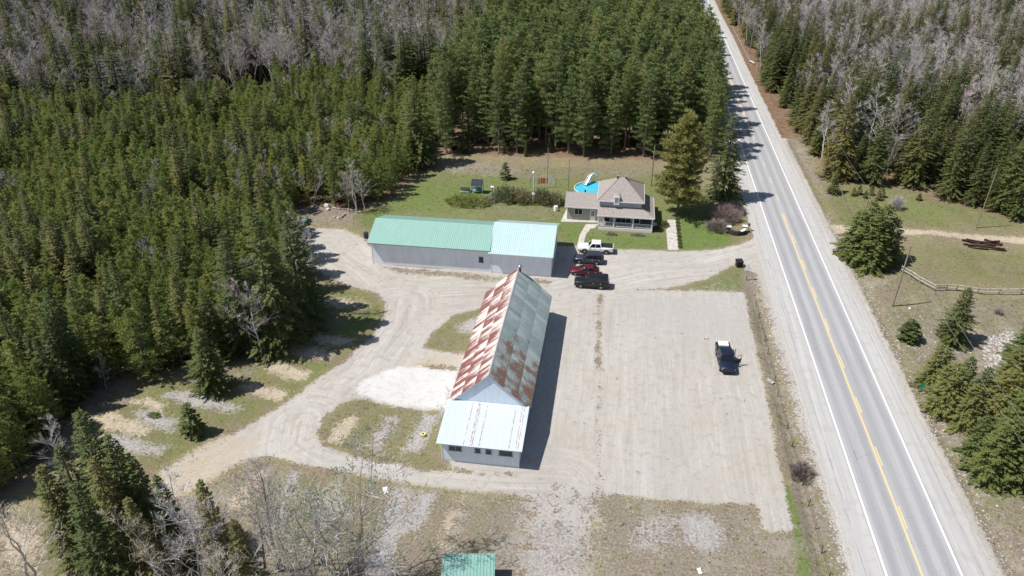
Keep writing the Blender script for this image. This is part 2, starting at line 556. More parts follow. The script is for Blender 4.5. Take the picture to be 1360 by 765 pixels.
def grid_piece(name, mask, label):
    q = quads[mask]
    used, inv = np.unique(q.ravel(), return_inverse=True)
    me = bpy.data.meshes.new(name)
    co = np.stack([GX.ravel()[used], GY.ravel()[used], Z.ravel()[used]], -1)
    me.vertices.add(len(used)); me.vertices.foreach_set('co', co.ravel())
    me.loops.add(q.size); me.loops.foreach_set('vertex_index', inv.astype(np.int32))
    me.polygons.add(len(q)); me.polygons.foreach_set('loop_start', np.arange(0, q.size, 4, dtype=np.int32))
    me.polygons.foreach_set('use_smooth', np.ones(len(q), bool))
    for k, A in list(LAY.items()) + [('lane', LANE)]:
        a = me.attributes.new('m_' + k, 'FLOAT', 'POINT')
        a.data.foreach_set('value', A.ravel()[used].astype(np.float32))
    me.update(calc_edges=True)
    me.validate()
    me.materials.append(MATS['terrain'])
    return tag(place(me, name), label, 'ground', kind='structure')


def terrain_material():
    m, nt, b = new_mat('terrain')
    P = wpos(nt)
    full = lambda n, lo=0.30, hi=0.70: ramp(nt, n, lo, hi)
    n_huge = full(noise(nt, P, 0.045, 3, 0.5))
    n_big = full(noise(nt, P, 0.20, 5, 0.6))
    n_mid = full(noise(nt, P, 0.95, 6, 0.66))
    n_fine = full(noise(nt, P, 3.6, 6, 0.72))
    n_gr = full(noise(nt, P, 17.0, 4, 0.7))
    cen = lambda n, k: math_n(nt, 'MULTIPLY', math_n(nt, 'SUBTRACT', n, 0.5), k)
    edge = math_n(nt, 'ADD', math_n(nt, 'ADD', cen(n_mid, 0.62), cen(n_fine, 0.50)), math_n(nt, 'ADD', cen(n_big, 0.30), cen(n_gr, 0.30)))

    def cover(layer, w=0.14, amp=1.0, gain=1.0):
        a = attr(nt, 'm_' + layer)
        s = math_n(nt, 'ADD', math_n(nt, 'ADD', a, cen(a, 0.30)), math_n(nt, 'MULTIPLY', edge, amp))
        f = math_n(nt, 'MULTIPLY', ramp(nt, s, 0.5 - w, 0.5 + w), ramp(nt, a, 0.02, 0.14))
        return math_n(nt, 'MULTIPLY', f, gain) if gain != 1.0 else f
    mix = lambda f, a_, b_: mixc(nt, f, a_, b_)
    half = lambda f, k: math_n(nt, 'MULTIPLY', f, k)
    # thin dry turf over soil
    soil = mix(n_fine, (0.150, 0.115, 0.082), (0.330, 0.275, 0.200))
    dry = mix(n_fine, (0.205, 0.175, 0.095), (0.370, 0.320, 0.200))
    col = mix(ramp(nt, math_n(nt, 'ADD', n_big, edge), 0.30, 0.70), soil, dry)
    grass = mix(n_fine, (0.092, 0.112, 0.038), (0.205, 0.220, 0.088))
    grass = mix(half(ramp(nt, n_mid, 0.5, 1.0), 0.6), grass, (0.275, 0.245, 0.135))
    grass = mix(half(n_huge, 0.35), grass, (0.245, 0.215, 0.120))
    grass = mix(half(ramp(nt, n_gr, 0.55, 1.0), 0.4), grass, (0.105, 0.085, 0.055))
    col = mix(cover('grass', 0.22), col, grass)
    lush = mix(n_fine, (0.085, 0.138, 0.034), (0.175, 0.232, 0.075))
    lush = mix(half(ramp(nt, n_mid, 0.45, 1.0), 0.45), lush, (0.235, 0.225, 0.105))
    lush = mix(half(ramp(nt, n_gr, 0.5, 1.0), 0.35), lush, (0.075, 0.095, 0.03))
    col = mix(cover('lush', 0.4, 0.8), col, lush)
    scrub = mix(n_fine, (0.160, 0.132, 0.105), (0.345, 0.300, 0.248))
    scrub = mix(half(ramp(nt, n_mid, 0.5, 0.9), 0.7), scrub, mix(n_fine, (0.150, 0.148, 0.072), (0.265, 0.250, 0.135)))
    scrub = mix(half(ramp(nt, n_big, 0.55, 1.0), 0.5), scrub, (0.370, 0.338, 0.302))
    scrub = mix(half(ramp(nt, n_big, 0.45, 0.0), 0.65), scrub, mix(n_mid, (0.185, 0.150, 0.125), (0.300, 0.270, 0.255)))
    scrub = mix(half(ramp(nt, math_n(nt, 'ADD', n_huge, cen(n_mid, 0.6)), 0.45, 0.85), 0.55), scrub, mix(n_fine, (0.105, 0.118, 0.045), (0.215, 0.215, 0.095)))
    scrub = mix(half(ramp(nt, n_gr, 0.6, 1.0), 0.5), scrub, (0.095, 0.075, 0.058))
    col = mix(cover('scrub', 0.3, 1.0, 0.9), col, scrub)
    lit = mix(n_mid, (0.115, 0.075, 0.048), (0.250, 0.165, 0.105))
    lit = mix(half(ramp(nt, n_fine, 0.55, 1.0), 0.7), lit, (0.330, 0.250, 0.180))
    lit = mix(half(ramp(nt, n_big, 0.5, 1.0), 0.5), lit, (0.235, 0.190, 0.150))
    col = mix(cover('litter', 0.3), col, lit)
    sand = mix(n_fine, (0.335, 0.270, 0.190), (0.545, 0.465, 0.355))
    sand = mix(half(ramp(nt, n_mid, 0.5, 1.0), 0.7), sand, (0.285, 0.235, 0.165))
    sand = mix(half(n_big, 0.35), sand, (0.52, 0.47, 0.40))
    col = mix(cover('sand', 0.25), col, sand)
    grey = mix(n_fine, (0.270, 0.255, 0.248), (0.460, 0.438, 0.428))
    grey = mix(half(ramp(nt, n_mid, 0.45, 1.0), 0.75), grey, (0.250, 0.218, 0.180))
    grey = mix(half(ramp(nt, n_gr, 0.55, 1.0), 0.45), grey, (0.52, 0.50, 0.485))
    col = mix(cover('grey', 0.25), col, grey)
    # gravel, with the tracks of wheels running along the drives
    ln = N(nt, 'ShaderNodeCombineXYZ')
    sep = N(nt, 'ShaderNodeSeparateXYZ')
    nt.links.new(mapping(nt, P, (0.05, 0.05, 0.0)), sep.inputs[0])
    nt.links.new(attr(nt, 'm_lane'), ln.inputs[0])
    nt.links.new(sep.outputs[1], ln.inputs[1])
    nt.links.new(sep.outputs[0], ln.inputs[2])
    tr = full(noise(nt, ln.outputs[0], 1.7, 6, 0.75, 0.7))
    gv = mix(n_gr, (0.368, 0.350, 0.320), (0.475, 0.455, 0.417))
    gv = mix(half(n_big, 0.35), gv, (0.412, 0.360, 0.290))
    gv = mix(half(n_huge, 0.50), gv, (0.500, 0.487, 0.462))
    gv = mix(half(ramp(nt, tr, 0.5, 1.0), math_n(nt, 'MULTIPLY', attr(nt, 'm_track'), 0.60)), gv, (0.589, 0.571, 0.537))
    gv = mix(half(ramp(nt, tr, 0.42, 0.0), math_n(nt, 'MULTIPLY', attr(nt, 'm_track'), 0.62)), gv, (0.310, 0.279, 0.236))
    gv = mix(half(ramp(nt, n_mid, 0.50, 1.0), 0.50), gv, (0.324, 0.298, 0.259))
    gv = mix(half(ramp(nt, n_fine, 0.68, 1.0), 0.40), gv, (0.294, 0.266, 0.224))
    stain = full(noise(nt, mapping(nt, P, (0.16, 0.05, 1.0)), 1.0, 5, 0.65, 0.6))
    gv = mix(half(ramp(nt, stain, 0.45, 1.0), 0.34), gv, (0.343, 0.324, 0.294))
    gv = mix(half(cover('sand', 0.45), 0.55), gv, mix(n_fine, (0.392, 0.327, 0.242), (0.520, 0.445, 0.343)))
    gv = mix(half(cover('grey', 0.45), 0.55), gv, mix(n_fine, (0.329, 0.318, 0.309), (0.461, 0.445, 0.433)))
    col = mix(cover('gravel', 0.16, 0.9), col, gv)
    pale = mix(n_gr, (0.55, 0.54, 0.52), (0.64, 0.632, 0.615))
    pale = mix(half(ramp(nt, n_mid, 0.4, 1.0), 0.45), pale, (0.46, 0.44, 0.405))
    pale = mix(half(ramp(nt, n_big, 0.45, 1.0), 0.4), pale, (0.68, 0.675, 0.66))
    col = mix(cover('pale', 0.3, 0.8), col, pale)
    nt.links.new(col, b.inputs['Base Color'])
    b.inputs['Roughness'].default_value = 0.95
    b.inputs['Specular IOR Level'].default_value = 0.1
    bump(nt, b, math_n(nt, 'ADD', n_fine, math_n(nt, 'MULTIPLY', n_gr, 0.5)), 0.45, 0.07)


terrain_material()
grid_piece('ground', cls == 0, 'dry grass, soil and needle litter round the yard')
grid_piece('lawn', cls == 1, 'green lawn round the house')
grid_piece('gravel_yard', cls == 2, 'pale gravel drives and parking lot')
grid_piece('dirt_track', cls == 3, 'sandy track leaving the far side of the highway')


def far_ground():
    """the country beyond the yard, out to the horizon: rings of big quads with the floor of the woods"""
    xs = [-2500, -700, -340, -200, LX0, LX1, 200, 330, 700, 2500]
    ys = [-700, -100, LY0, LY1, 240, 320, 430, 800, 3500]
    mb = MB()
    for i in range(len(xs) - 1):
        for j in range(len(ys) - 1):
            if xs[i] == LX0 and ys[j] == LY0:
                continue
            mb.add([(xs[i], ys[j], 0), (xs[i + 1], ys[j], 0), (xs[i + 1], ys[j + 1], 0), (xs[i], ys[j + 1], 0)], [(0, 1, 2, 3)])
    me = mb.mesh('terrain', 'terrain')
    for k in list(LAY) + ['lane']:
        a = me.attributes.new('m_' + k, 'FLOAT', 'POINT')
        a.data.foreach_set('value', np.full(len(me.vertices), {'litter': 0.95, 'grass': 0.3}.get(k, 0.0), np.float32))
    tag(place(me, 'terrain'), 'brown floor of the surrounding woods', 'ground', kind='structure')


far_ground()


# ------------------------------------------------------------------ the highway
RL, RR = 28.05, 34.85            # inner faces of the two white lines


def road_materials():
    m, nt, b = new_mat('asphalt')
    P = wpos(nt)
    sx = N(nt, 'ShaderNodeSeparateXYZ')
    nt.links.new(P, sx.inputs[0])
    # wheel paths: four darker bands, each lane with a paler crown
    t = math_n(nt, 'DIVIDE', math_n(nt, 'SUBTRACT', sx.outputs[0], RL), (RR - RL) / 2)
    w = math_n(nt, 'COSINE', math_n(nt, 'MULTIPLY', t, 4 * math.pi))
    streak = noise(nt, mapping(nt, P, (2.6, 0.035, 1)), 1.0, 5, 0.65)
    fine = noise(nt, P, 14.0, 4, 0.7)
    patch = noise(nt, mapping(nt, P, (0.5, 0.05, 1)), 1.0, 3)
    f = math_n(nt, 'ADD', math_n(nt, 'MULTIPLY', w, 0.20), math_n(nt, 'MULTIPLY', math_n(nt, 'SUBTRACT', streak, 0.5), 1.0))
    c = mixc(nt, ramp(nt, f, -0.35, 0.4), (0.270, 0.274, 0.286), (0.395, 0.396, 0.400))
    c = mixc(nt, math_n(nt, 'MULTIPLY', ramp(nt, fine, 0.35, 0.7), 0.25), c, (0.45, 0.44, 0.435))
    c = mixc(nt, math_n(nt, 'MULTIPLY', ramp(nt, patch, 0.55, 0.7), 0.3), c, (0.24, 0.24, 0.255))
    vo = N(nt, 'ShaderNodeTexVoronoi', feature='DISTANCE_TO_EDGE')
    nt.links.new(mapping(nt, P, (0.10, 0.06, 1)), vo.inputs['Vector'])
    nd = noise(nt, P, 0.8, 4)
    crack = math_n(nt, 'MULTIPLY', ramp(nt, math_n(nt, 'ADD', vo.outputs[0], math_n(nt, 'MULTIPLY', math_n(nt, 'SUBTRACT', nd, 0.5), 0.01)), 0.006, 0.002), 0.35)
    c = mixc(nt, crack, c, (0.10, 0.10, 0.105))
    nt.links.new(c, b.inputs['Base Color'])
    b.inputs['Roughness'].default_value = 0.85
    bump(nt, b, fine, 0.3, 0.02)
    m, nt, b = new_mat('shoulder')
    P = wpos(nt)
    streak = noise(nt, mapping(nt, P, (1.8, 0.04, 1)), 1.0, 5, 0.65)
    fine = noise(nt, P, 9.0, 6, 0.72)
    mid = noise(nt, P, 0.7, 5)
    c = mixc(nt, ramp(nt, streak, 0.35, 0.65), (0.368, 0.363, 0.354), (0.460, 0.455, 0.446))
    c = mixc(nt, math_n(nt, 'MULTIPLY', ramp(nt, fine, 0.3, 0.7), 0.35), c, (0.497, 0.483, 0.460))
    c = mixc(nt, math_n(nt, 'MULTIPLY', ramp(nt, mid, 0.50, 0.70), 0.45), c, (0.340, 0.327, 0.304))
    sx2 = N(nt, 'ShaderNodeSeparateXYZ')
    nt.links.new(P, sx2.inputs[0])
    off = math_n(nt, 'ABSOLUTE', math_n(nt, 'SUBTRACT', sx2.outputs[0], 31.4))
    off = math_n(nt, 'ADD', off, math_n(nt, 'MULTIPLY', math_n(nt, 'SUBTRACT', noise(nt, P, 1.4, 6, 0.7), 0.5), 2.6))
    c = mixc(nt, math_n(nt, 'MULTIPLY', ramp(nt, off, 5.4, 7.0), 0.7), c, mixc(nt, ramp(nt, fine, 0.4, 0.65), (0.313, 0.285, 0.244), (0.515, 0.488, 0.442)))
    nt.links.new(c, b.inputs['Base Color'])
    b.inputs['Roughness'].default_value = 0.95
    bump(nt, b, fine, 0.5, 0.04)
    for nm, col in (('paint_white', (0.80, 0.80, 0.79)), ('paint_yellow', (0.72, 0.54, 0.26))):
        m, nt, b = new_mat(nm)
        P = wpos(nt)
        wr = noise(nt, P, 7.0, 5, 0.75)
        wl = noise(nt, P, 0.35, 3)
        f = ramp(nt, math_n(nt, 'ADD', wr, math_n(nt, 'MULTIPLY', wl, 0.45)), 0.78, 0.98)
        if nm == 'paint_white':
            f = math_n(nt, 'MULTIPLY', f, 0.5)
        nt.links.new(mixc(nt, f, col, (0.32, 0.31, 0.30)), b.inputs['Base Color'])
        b.inputs['Roughness'].default_value = 0.7


road_materials()
YS, YE = 10.0, 900.0


def strip(xa, xb, z, jit=0.0, ya=YS, yb=YE, step=3.0, seed=1, zb=None):
    """a long sheet along the road; jit makes its edges ragged; zb lets the outer edges fall"""
    mb = MB()
    n = max(2, int((min(yb, 260) - ya) / step))
    ys = list(np.linspace(ya, min(yb, 260), n))
    if yb > 260:
        ys += list(np.linspace(262, yb, 30))
    v = []
    for k, y in enumerate(ys):
        ja = (float(vnoise(1.3, y, 1.3, seed)) - 0.5) * 2 * jit
        jb = (float(vnoise(7.7, y, 1.3, seed + 9)) - 0.5) * 2 * jit
        row = [(xa + ja, y, z if zb is None else zb), (xb + jb, y, z if zb is None else zb)]
        if zb is not None:
            row = [row[0], (xa + ja + 0.9, y, z), (xb + jb - 0.9, y, z), row[1]]
        v += row
    m = 2 if zb is None else 4
    f = []
    for k in range(len(ys) - 1):
        for j in range(m - 1):
            f.append((k * m + j, k * m + j + 1, (k + 1) * m + j + 1, (k + 1) * m + j))
    return mb.add(v, f)


tag(strip(24.0, 38.8, 0.035, 0.22, step=0.45, zb=-0.16).build('road_shoulder', 'shoulder'), 'pale gravel and asphalt shoulders of the highway', 'road', kind='structure')
road = tag(strip(RL - 0.35, RR + 0.35, 0.045).build('highway', 'asphalt'), 'straight grey two lane highway', 'road', kind='structure')
strip(RL - 0.20, RL, 0.049).build('edge_line', 'paint_white', road)
strip(RR, RR + 0.20, 0.049).build('edge_line', 'paint_white', road)
mid_x = 31.42
strip(mid_x - 0.26, mid_x - 0.06, 0.049, ya=YS, yb=133.0).build('centre_line', 'paint_yellow', road)
dash = None
for k in range(36):
    y0 = 12 + k * 9.0
    if dash is None:
        dash = MB().box(-0.07, 0.07, 0, 3.0, 0, 0.004)
        dash_me = dash.mesh('centre_dash', 'paint_yellow')
    place(dash_me, 'centre_dash', road, (mid_x + 0.14, y0 + 0.7, 0.0455))
strip(mid_x - 0.26, mid_x - 0.06, 0.049, ya=176.0, yb=900.0).build('centre_line', 'paint_yellow', road)
for xs_ in (26.0, 36.9):      # the joint between pavement and the older shoulder
    simple('joint_%d' % xs_, (0.30, 0.295, 0.285), 0.9)
    strip(xs_, xs_ + 0.07, 0.0392, 0.06, step=1.5, seed=5).build('shoulder_joint', 'joint_%d' % xs_, road)


# ------------------------------------------------------------------ materials of the buildings
def siding(name, col, dark, pitch=0.3, vertical=True, rough=0.6):
    m, nt, b = new_mat(name)
    P = wpos(nt)
    sx = N(nt, 'ShaderNodeSeparateXYZ')
    nt.links.new(P, sx.inputs[0])
    c = math_n(nt, 'ADD', sx.outputs[0], sx.outputs[1]) if vertical else sx.outputs[2]
    fr = math_n(nt, 'FRACT', math_n(nt, 'DIVIDE', c, pitch))
    groove = ramp(nt, math_n(nt, 'ABSOLUTE', math_n(nt, 'SUBTRACT', fr, 0.5)), 0.40, 0.48)
    st = noise(nt, mapping(nt, P, (1.6, 1.6, 0.25) if vertical else (0.4, 0.4, 2.0)), 1.0, 6, 0.65)
    col_n = mixc(nt, ramp(nt, st, 0.35, 0.75), col, tuple(c_ * 0.86 for c_ in col))
    col_n = mixc(nt, math_n(nt, 'MULTIPLY', groove, 0.45), col_n, dark)
    dirt = ramp(nt, math_n(nt, 'ADD', sx.outputs[2], math_n(nt, 'MULTIPLY', st, 0.6)), 0.75, 0.25)
    col_n = mixc(nt, math_n(nt, 'MULTIPLY', dirt, 0.4), col_n, (0.40, 0.36, 0.31))
    nt.links.new(col_n, b.inputs['Base Color'])
    b.inputs['Roughness'].default_value = rough
    bump(nt, b, math_n(nt, 'SUBTRACT', 1.0, groove), 0.5, 0.02)


siding('barn_siding', (0.76, 0.85, 0.95), (0.58, 0.67, 0.78), 0.28)
siding('garage_siding', (0.83, 0.87, 0.94), (0.68, 0.72, 0.80), 0.30)
siding('house_siding', (0.40, 0.37, 0.35), (0.27, 0.25, 0.24), 0.16, False)
siding('house_siding_grey', (0.43, 0.43, 0.45), (0.30, 0.30, 0.32), 0.16, False)
simple('trim_white', (0.78, 0.78, 0.77), 0.5, var=0.05)
simple('trim_blue', (0.42, 0.50, 0.60), 0.5, var=0.08)
simple('dark_wood', (0.07, 0.055, 0.045), 0.8)
simple('grey_wood', (0.30, 0.27, 0.24), 0.85, var=0.3, scale=5)
simple('pole_wood', (0.27, 0.215, 0.17), 0.85, var=0.3, scale=4)
simple('log_wood', (0.42, 0.385, 0.35), 0.85, var=0.3, scale=3)
simple('pale_wood', (0.60, 0.50, 0.40), 0.8, var=0.2)
simple('concrete', (0.50, 0.47, 0.43), 0.9, var=0.14, scale=2)
simple('rubber', (0.018, 0.018, 0.019), 0.8)
simple('steel', (0.55, 0.56, 0.58), 0.35, 0.9, 0.1)
simple('galvanised', (0.52, 0.54, 0.56), 0.45, 0.6, 0.1)
simple('dark_metal', (0.05, 0.055, 0.065), 0.5, 0.3)
simple('black_stone', (0.045, 0.042, 0.042), 0.8, var=0.4, scale=6)
simple('white_plastic', (0.80, 0.80, 0.79), 0.4, var=0.04)
simple('green_paint', (0.05, 0.30, 0.17), 0.4, var=0.1)
simple('yellow_paint', (0.75, 0.70, 0.30), 0.5)
simple('teal_paint', (0.22, 0.36, 0.36), 0.5)
simple('orange_cloth', (0.75, 0.20, 0.09), 0.9)
simple('pink_cloth', (0.62, 0.46, 0.40), 0.9)
simple('white_cloth', (0.75, 0.73, 0.70), 0.9)
simple('navy_cloth', (0.035, 0.042, 0.06), 0.9)
simple('rust', (0.085, 0.052, 0.040), 0.85, var=0.45, scale=4)
simple('rock', (0.40, 0.38, 0.355), 0.9, var=0.3, scale=2)
simple('sign_green', (0.02, 0.30, 0.16), 0.5)
simple('brick_dark', (0.10, 0.07, 0.06), 0.9)


def glass(name, col=(0.018, 0.022, 0.028), rough=0.06):
    m, nt, b = new_mat(name)
    f = noise(nt, ocoord(nt), 0.9, 3)
    nt.links.new(mixc(nt, f, tuple(c * 0.6 for c in col), tuple(c * 1.6 for c in col)), b.inputs['Base Color'])
    b.inputs['Roughness'].default_value = rough
    b.inputs['Specular IOR Level'].default_value = 0.6


glass('pane_glass')
glass('car_glass', (0.012, 0.015, 0.02), 0.04)
glass('bright_glass', (0.22, 0.26, 0.30), 0.1)


def metal_roof(name, col, worn, rust_amt, spec_rough=0.42):
    """coated sheet steel: the object's own colour tint, chalky wear, streaks down the slope"""
    m, nt, b = new_mat(name)
    P = wpos(nt)
    oc = ocoord(nt)
    st = noise(nt, mapping(nt, oc, (2.2, 0.22, 1)), 1.0, 6, 0.7)       # object y runs down the slope
    fine = noise(nt, P, 3.5, 5, 0.65)
    big = noise(nt, P, 0.25, 3)
    c = mixc(nt, ramp(nt, st, 0.35, 0.72), col, worn)
    c = mixc(nt, math_n(nt, 'MULTIPLY', ramp(nt, big, 0.35, 0.7), 0.35), c, worn)
    c = mixc(nt, math_n(nt, 'MULTIPLY', orand(nt), 0.18), c, tuple(x * 0.75 for x in col))
    c = mixc(nt, math_n(nt, 'MULTIPLY', ramp(nt, noise(nt, mapping(nt, oc, (5.0, 0.12, 1)), 1.0, 4, 0.6), 0.50, 0.72), 0.30), c, tuple(x * 0.70 for x in col))
    c = mixc(nt, math_n(nt, 'MULTIPLY', ramp(nt, fine, 0.58, 0.75), 0.22), c, (0.42, 0.40, 0.36))
    if rust_amt:
        r = ramp(nt, math_n(nt, 'ADD', math_n(nt, 'MULTIPLY', st, 0.6), math_n(nt, 'MULTIPLY', fine, 0.5)), 0.80 - rust_amt, 0.86 - rust_amt)
        c = mixc(nt, r, c, mixc(nt, fine, (0.10, 0.035, 0.018), (0.27, 0.10, 0.05)))
    nt.links.new(c, b.inputs['Base Color'])
    b.inputs['Roughness'].default_value = spec_rough
    b.inputs['Specular IOR Level'].default_value = 0.35
    bump(nt, b, fine, 0.15, 0.02)


metal_roof('mint_roof', (0.255, 0.445, 0.385), (0.31, 0.49, 0.43), 0)
metal_roof('pale_mint_roof', (0.43, 0.585, 0.585), (0.49, 0.63, 0.63), 0)
metal_roof('mint_shed_roof', (0.19, 0.37, 0.32), (0.26, 0.43, 0.38), 0)
metal_roof('ridge_metal', (0.40, 0.40, 0.39), (0.50, 0.49, 0.47), 0.04)
metal_roof('white_sheet', (0.53, 0.61, 0.68), (0.60, 0.67, 0.735), 0)


def old_sheet(name, paint, under, rusty, lo, hi, rust_lo, rust_hi):
    """old painted roofing: paint flaked off in long patches down the slope, rust showing between"""
    m, nt, b = new_mat(name)
    oc = ocoord(nt)
    P = wpos(nt)
    oi = N(nt, 'ShaderNodeObjectInfo')
    rnd = oi.outputs['Random']
    off = N(nt, 'ShaderNodeVectorMath', operation='ADD')
    cx = N(nt, 'ShaderNodeCombineXYZ')
    nt.links.new(math_n(nt, 'MULTIPLY', rnd, 57.0), cx.inputs[0])
    nt.links.new(oc, off.inputs[0])
    nt.links.new(cx.outputs[0], off.inputs[1])
    st = noise(nt, mapping(nt, off.outputs[0], (7.5, 0.42, 1)), 1.0, 6, 0.72, 0.15)
    fine = noise(nt, P, 4.0, 6, 0.7)
    so = N(nt, 'ShaderNodeSeparateXYZ')
    nt.links.new(oc, so.inputs[0])
    lap = math_n(nt, 'DIVIDE', so.outputs[1], 2.1)
    big = noise(nt, P, 0.22, 4)
    f = math_n(nt, 'ADD', math_n(nt, 'MULTIPLY', st, 0.75), math_n(nt, 'ADD', math_n(nt, 'MULTIPLY', rnd, 0.20), math_n(nt, 'ADD', math_n(nt, 'MULTIPLY', big, 0.22), math_n(nt, 'MULTIPLY', math_n(nt, 'SUBTRACT', 0.5, lap), 0.10))))
    c = mixc(nt, ramp(nt, fine, 0.3, 0.7), paint, tuple(x * 0.74 for x in paint))
    c = mixc(nt, ramp(nt, f, lo, hi), c, under)
    tint = N(nt, 'ShaderNodeSeparateColor')
    nt.links.new(oi.outputs['Color'], tint.inputs[0])
    rr = math_n(nt, 'ADD', math_n(nt, 'ADD', math_n(nt, 'ADD', math_n(nt, 'MULTIPLY', math_n(nt, 'SUBTRACT', lap, 0.5), 0.14), math_n(nt, 'MULTIPLY', st, 0.45)), math_n(nt, 'MULTIPLY', fine, 0.35)), math_n(nt, 'ADD', math_n(nt, 'MULTIPLY', tint.outputs[0], 0.42), math_n(nt, 'MULTIPLY', math_n(nt, 'SUBTRACT', noise(nt, P, 0.55, 4, 0.6), 0.5), 0.75)))
    c = mixc(nt, math_n(nt, 'MULTIPLY', ramp(nt, rr, rust_lo, rust_hi), 0.9), c, mixc(nt, ramp(nt, fine, 0.3, 0.75), rusty, tuple(min(1, x * 2.3) for x in rusty)))
    nt.links.new(c, b.inputs['Base Color'])
    b.inputs['Roughness'].default_value = 0.55
    b.inputs['Specular IOR Level'].default_value = 0.3
    bump(nt, b, fine, 0.25, 0.02)


old_sheet('maroon_sheet', (0.235, 0.095, 0.085), (0.66, 0.61, 0.57), (0.24, 0.085, 0.05), 0.56, 0.64, 0.74, 0.94)
old_sheet('teal_sheet', (0.335, 0.42, 0.41), (0.48, 0.54, 0.52), (0.150, 0.080, 0.050), 0.52, 0.70, 0.615, 0.76)


def roof_sheet_mesh(name, w, l, mat, ribs=4, rib=0.022, t=0.006):
    """one corrugated sheet: x across, y down the slope, z out of the roof"""
    v, f = [], []
    xs = []
    for k in range(ribs):
        x0 = w * k / ribs
        xs += [(x0, 0.0), (x0 + 0.30 * w / ribs, 0.0), (x0 + 0.45 * w / ribs, rib), (x0 + 0.60 * w / ribs, rib), (x0 + 0.75 * w / ribs, 0.0)]
    xs.append((w, 0.0))
    for x, z in xs:
        v += [(x, 0, z), (x, l, z), (x, l, z - t)]
    for k in range(len(xs) - 1):
        a, b = k * 3, (k + 1) * 3
        f += [(a, b, b + 1, a + 1), (a + 1, b + 1, b + 2, a + 2)]
    return MB().add(v, [tuple(reversed(q)) for q in f]).mesh(name, mat)


def slope_frame(p_top, along, down):
    """matrix with x along the ridge, y down the slope, z outwards"""
    x, y = Vector(along).normalized(), Vector(down).normalized()
    z = x.cross(y)
    return Matrix(((x.x, y.x, z.x, p_top[0]), (x.y, y.y, z.y, p_top[1]), (x.z, y.z, z.z, p_top[2]), (0, 0, 0, 1)))


def window(parent, c, w, h, axis='y', frame='trim_white', pane='pane_glass', mull=1, depth=0.05, sign=-1):
    """window on a wall: c = centre on the wall face; axis = wall normal axis; sign = which way it faces"""
    def bx(mb, u0, u1, z0, z1, d0, d1):
        d0, d1 = sorted((sign * d0, sign * d1))
        if axis == 'y':
            mb.box(u0, u1, d0, d1, z0, z1)
        else:
            mb.box(d0, d1, u0, u1, z0, z1)
    fw = 0.09
    mb = MB()
    bx(mb, -w / 2 - fw, w / 2 + fw, h / 2, h / 2 + fw, -0.02, depth)
    bx(mb, -w / 2 - fw - 0.04, w / 2 + fw + 0.04, -h / 2 - fw, -h / 2, -0.02, depth + 0.04)
    bx(mb, -w / 2 - fw, -w / 2, -h / 2, h / 2, -0.02, depth)
    bx(mb, w / 2, w / 2 + fw, -h / 2, h / 2, -0.02, depth)
    for k in range(mull):
        u = -w / 2 + w * (k + 1) / (mull + 1)
        bx(mb, u - 0.025, u + 0.025, -h / 2, h / 2, -0.02, depth - 0.012)
    wo = mb.build('window', frame, parent, c)
    g = MB()
    bx(g, -w / 2, w / 2, -h / 2, h / 2, -0.015, 0.014)
    g.build('pane', pane, wo)
    return wo


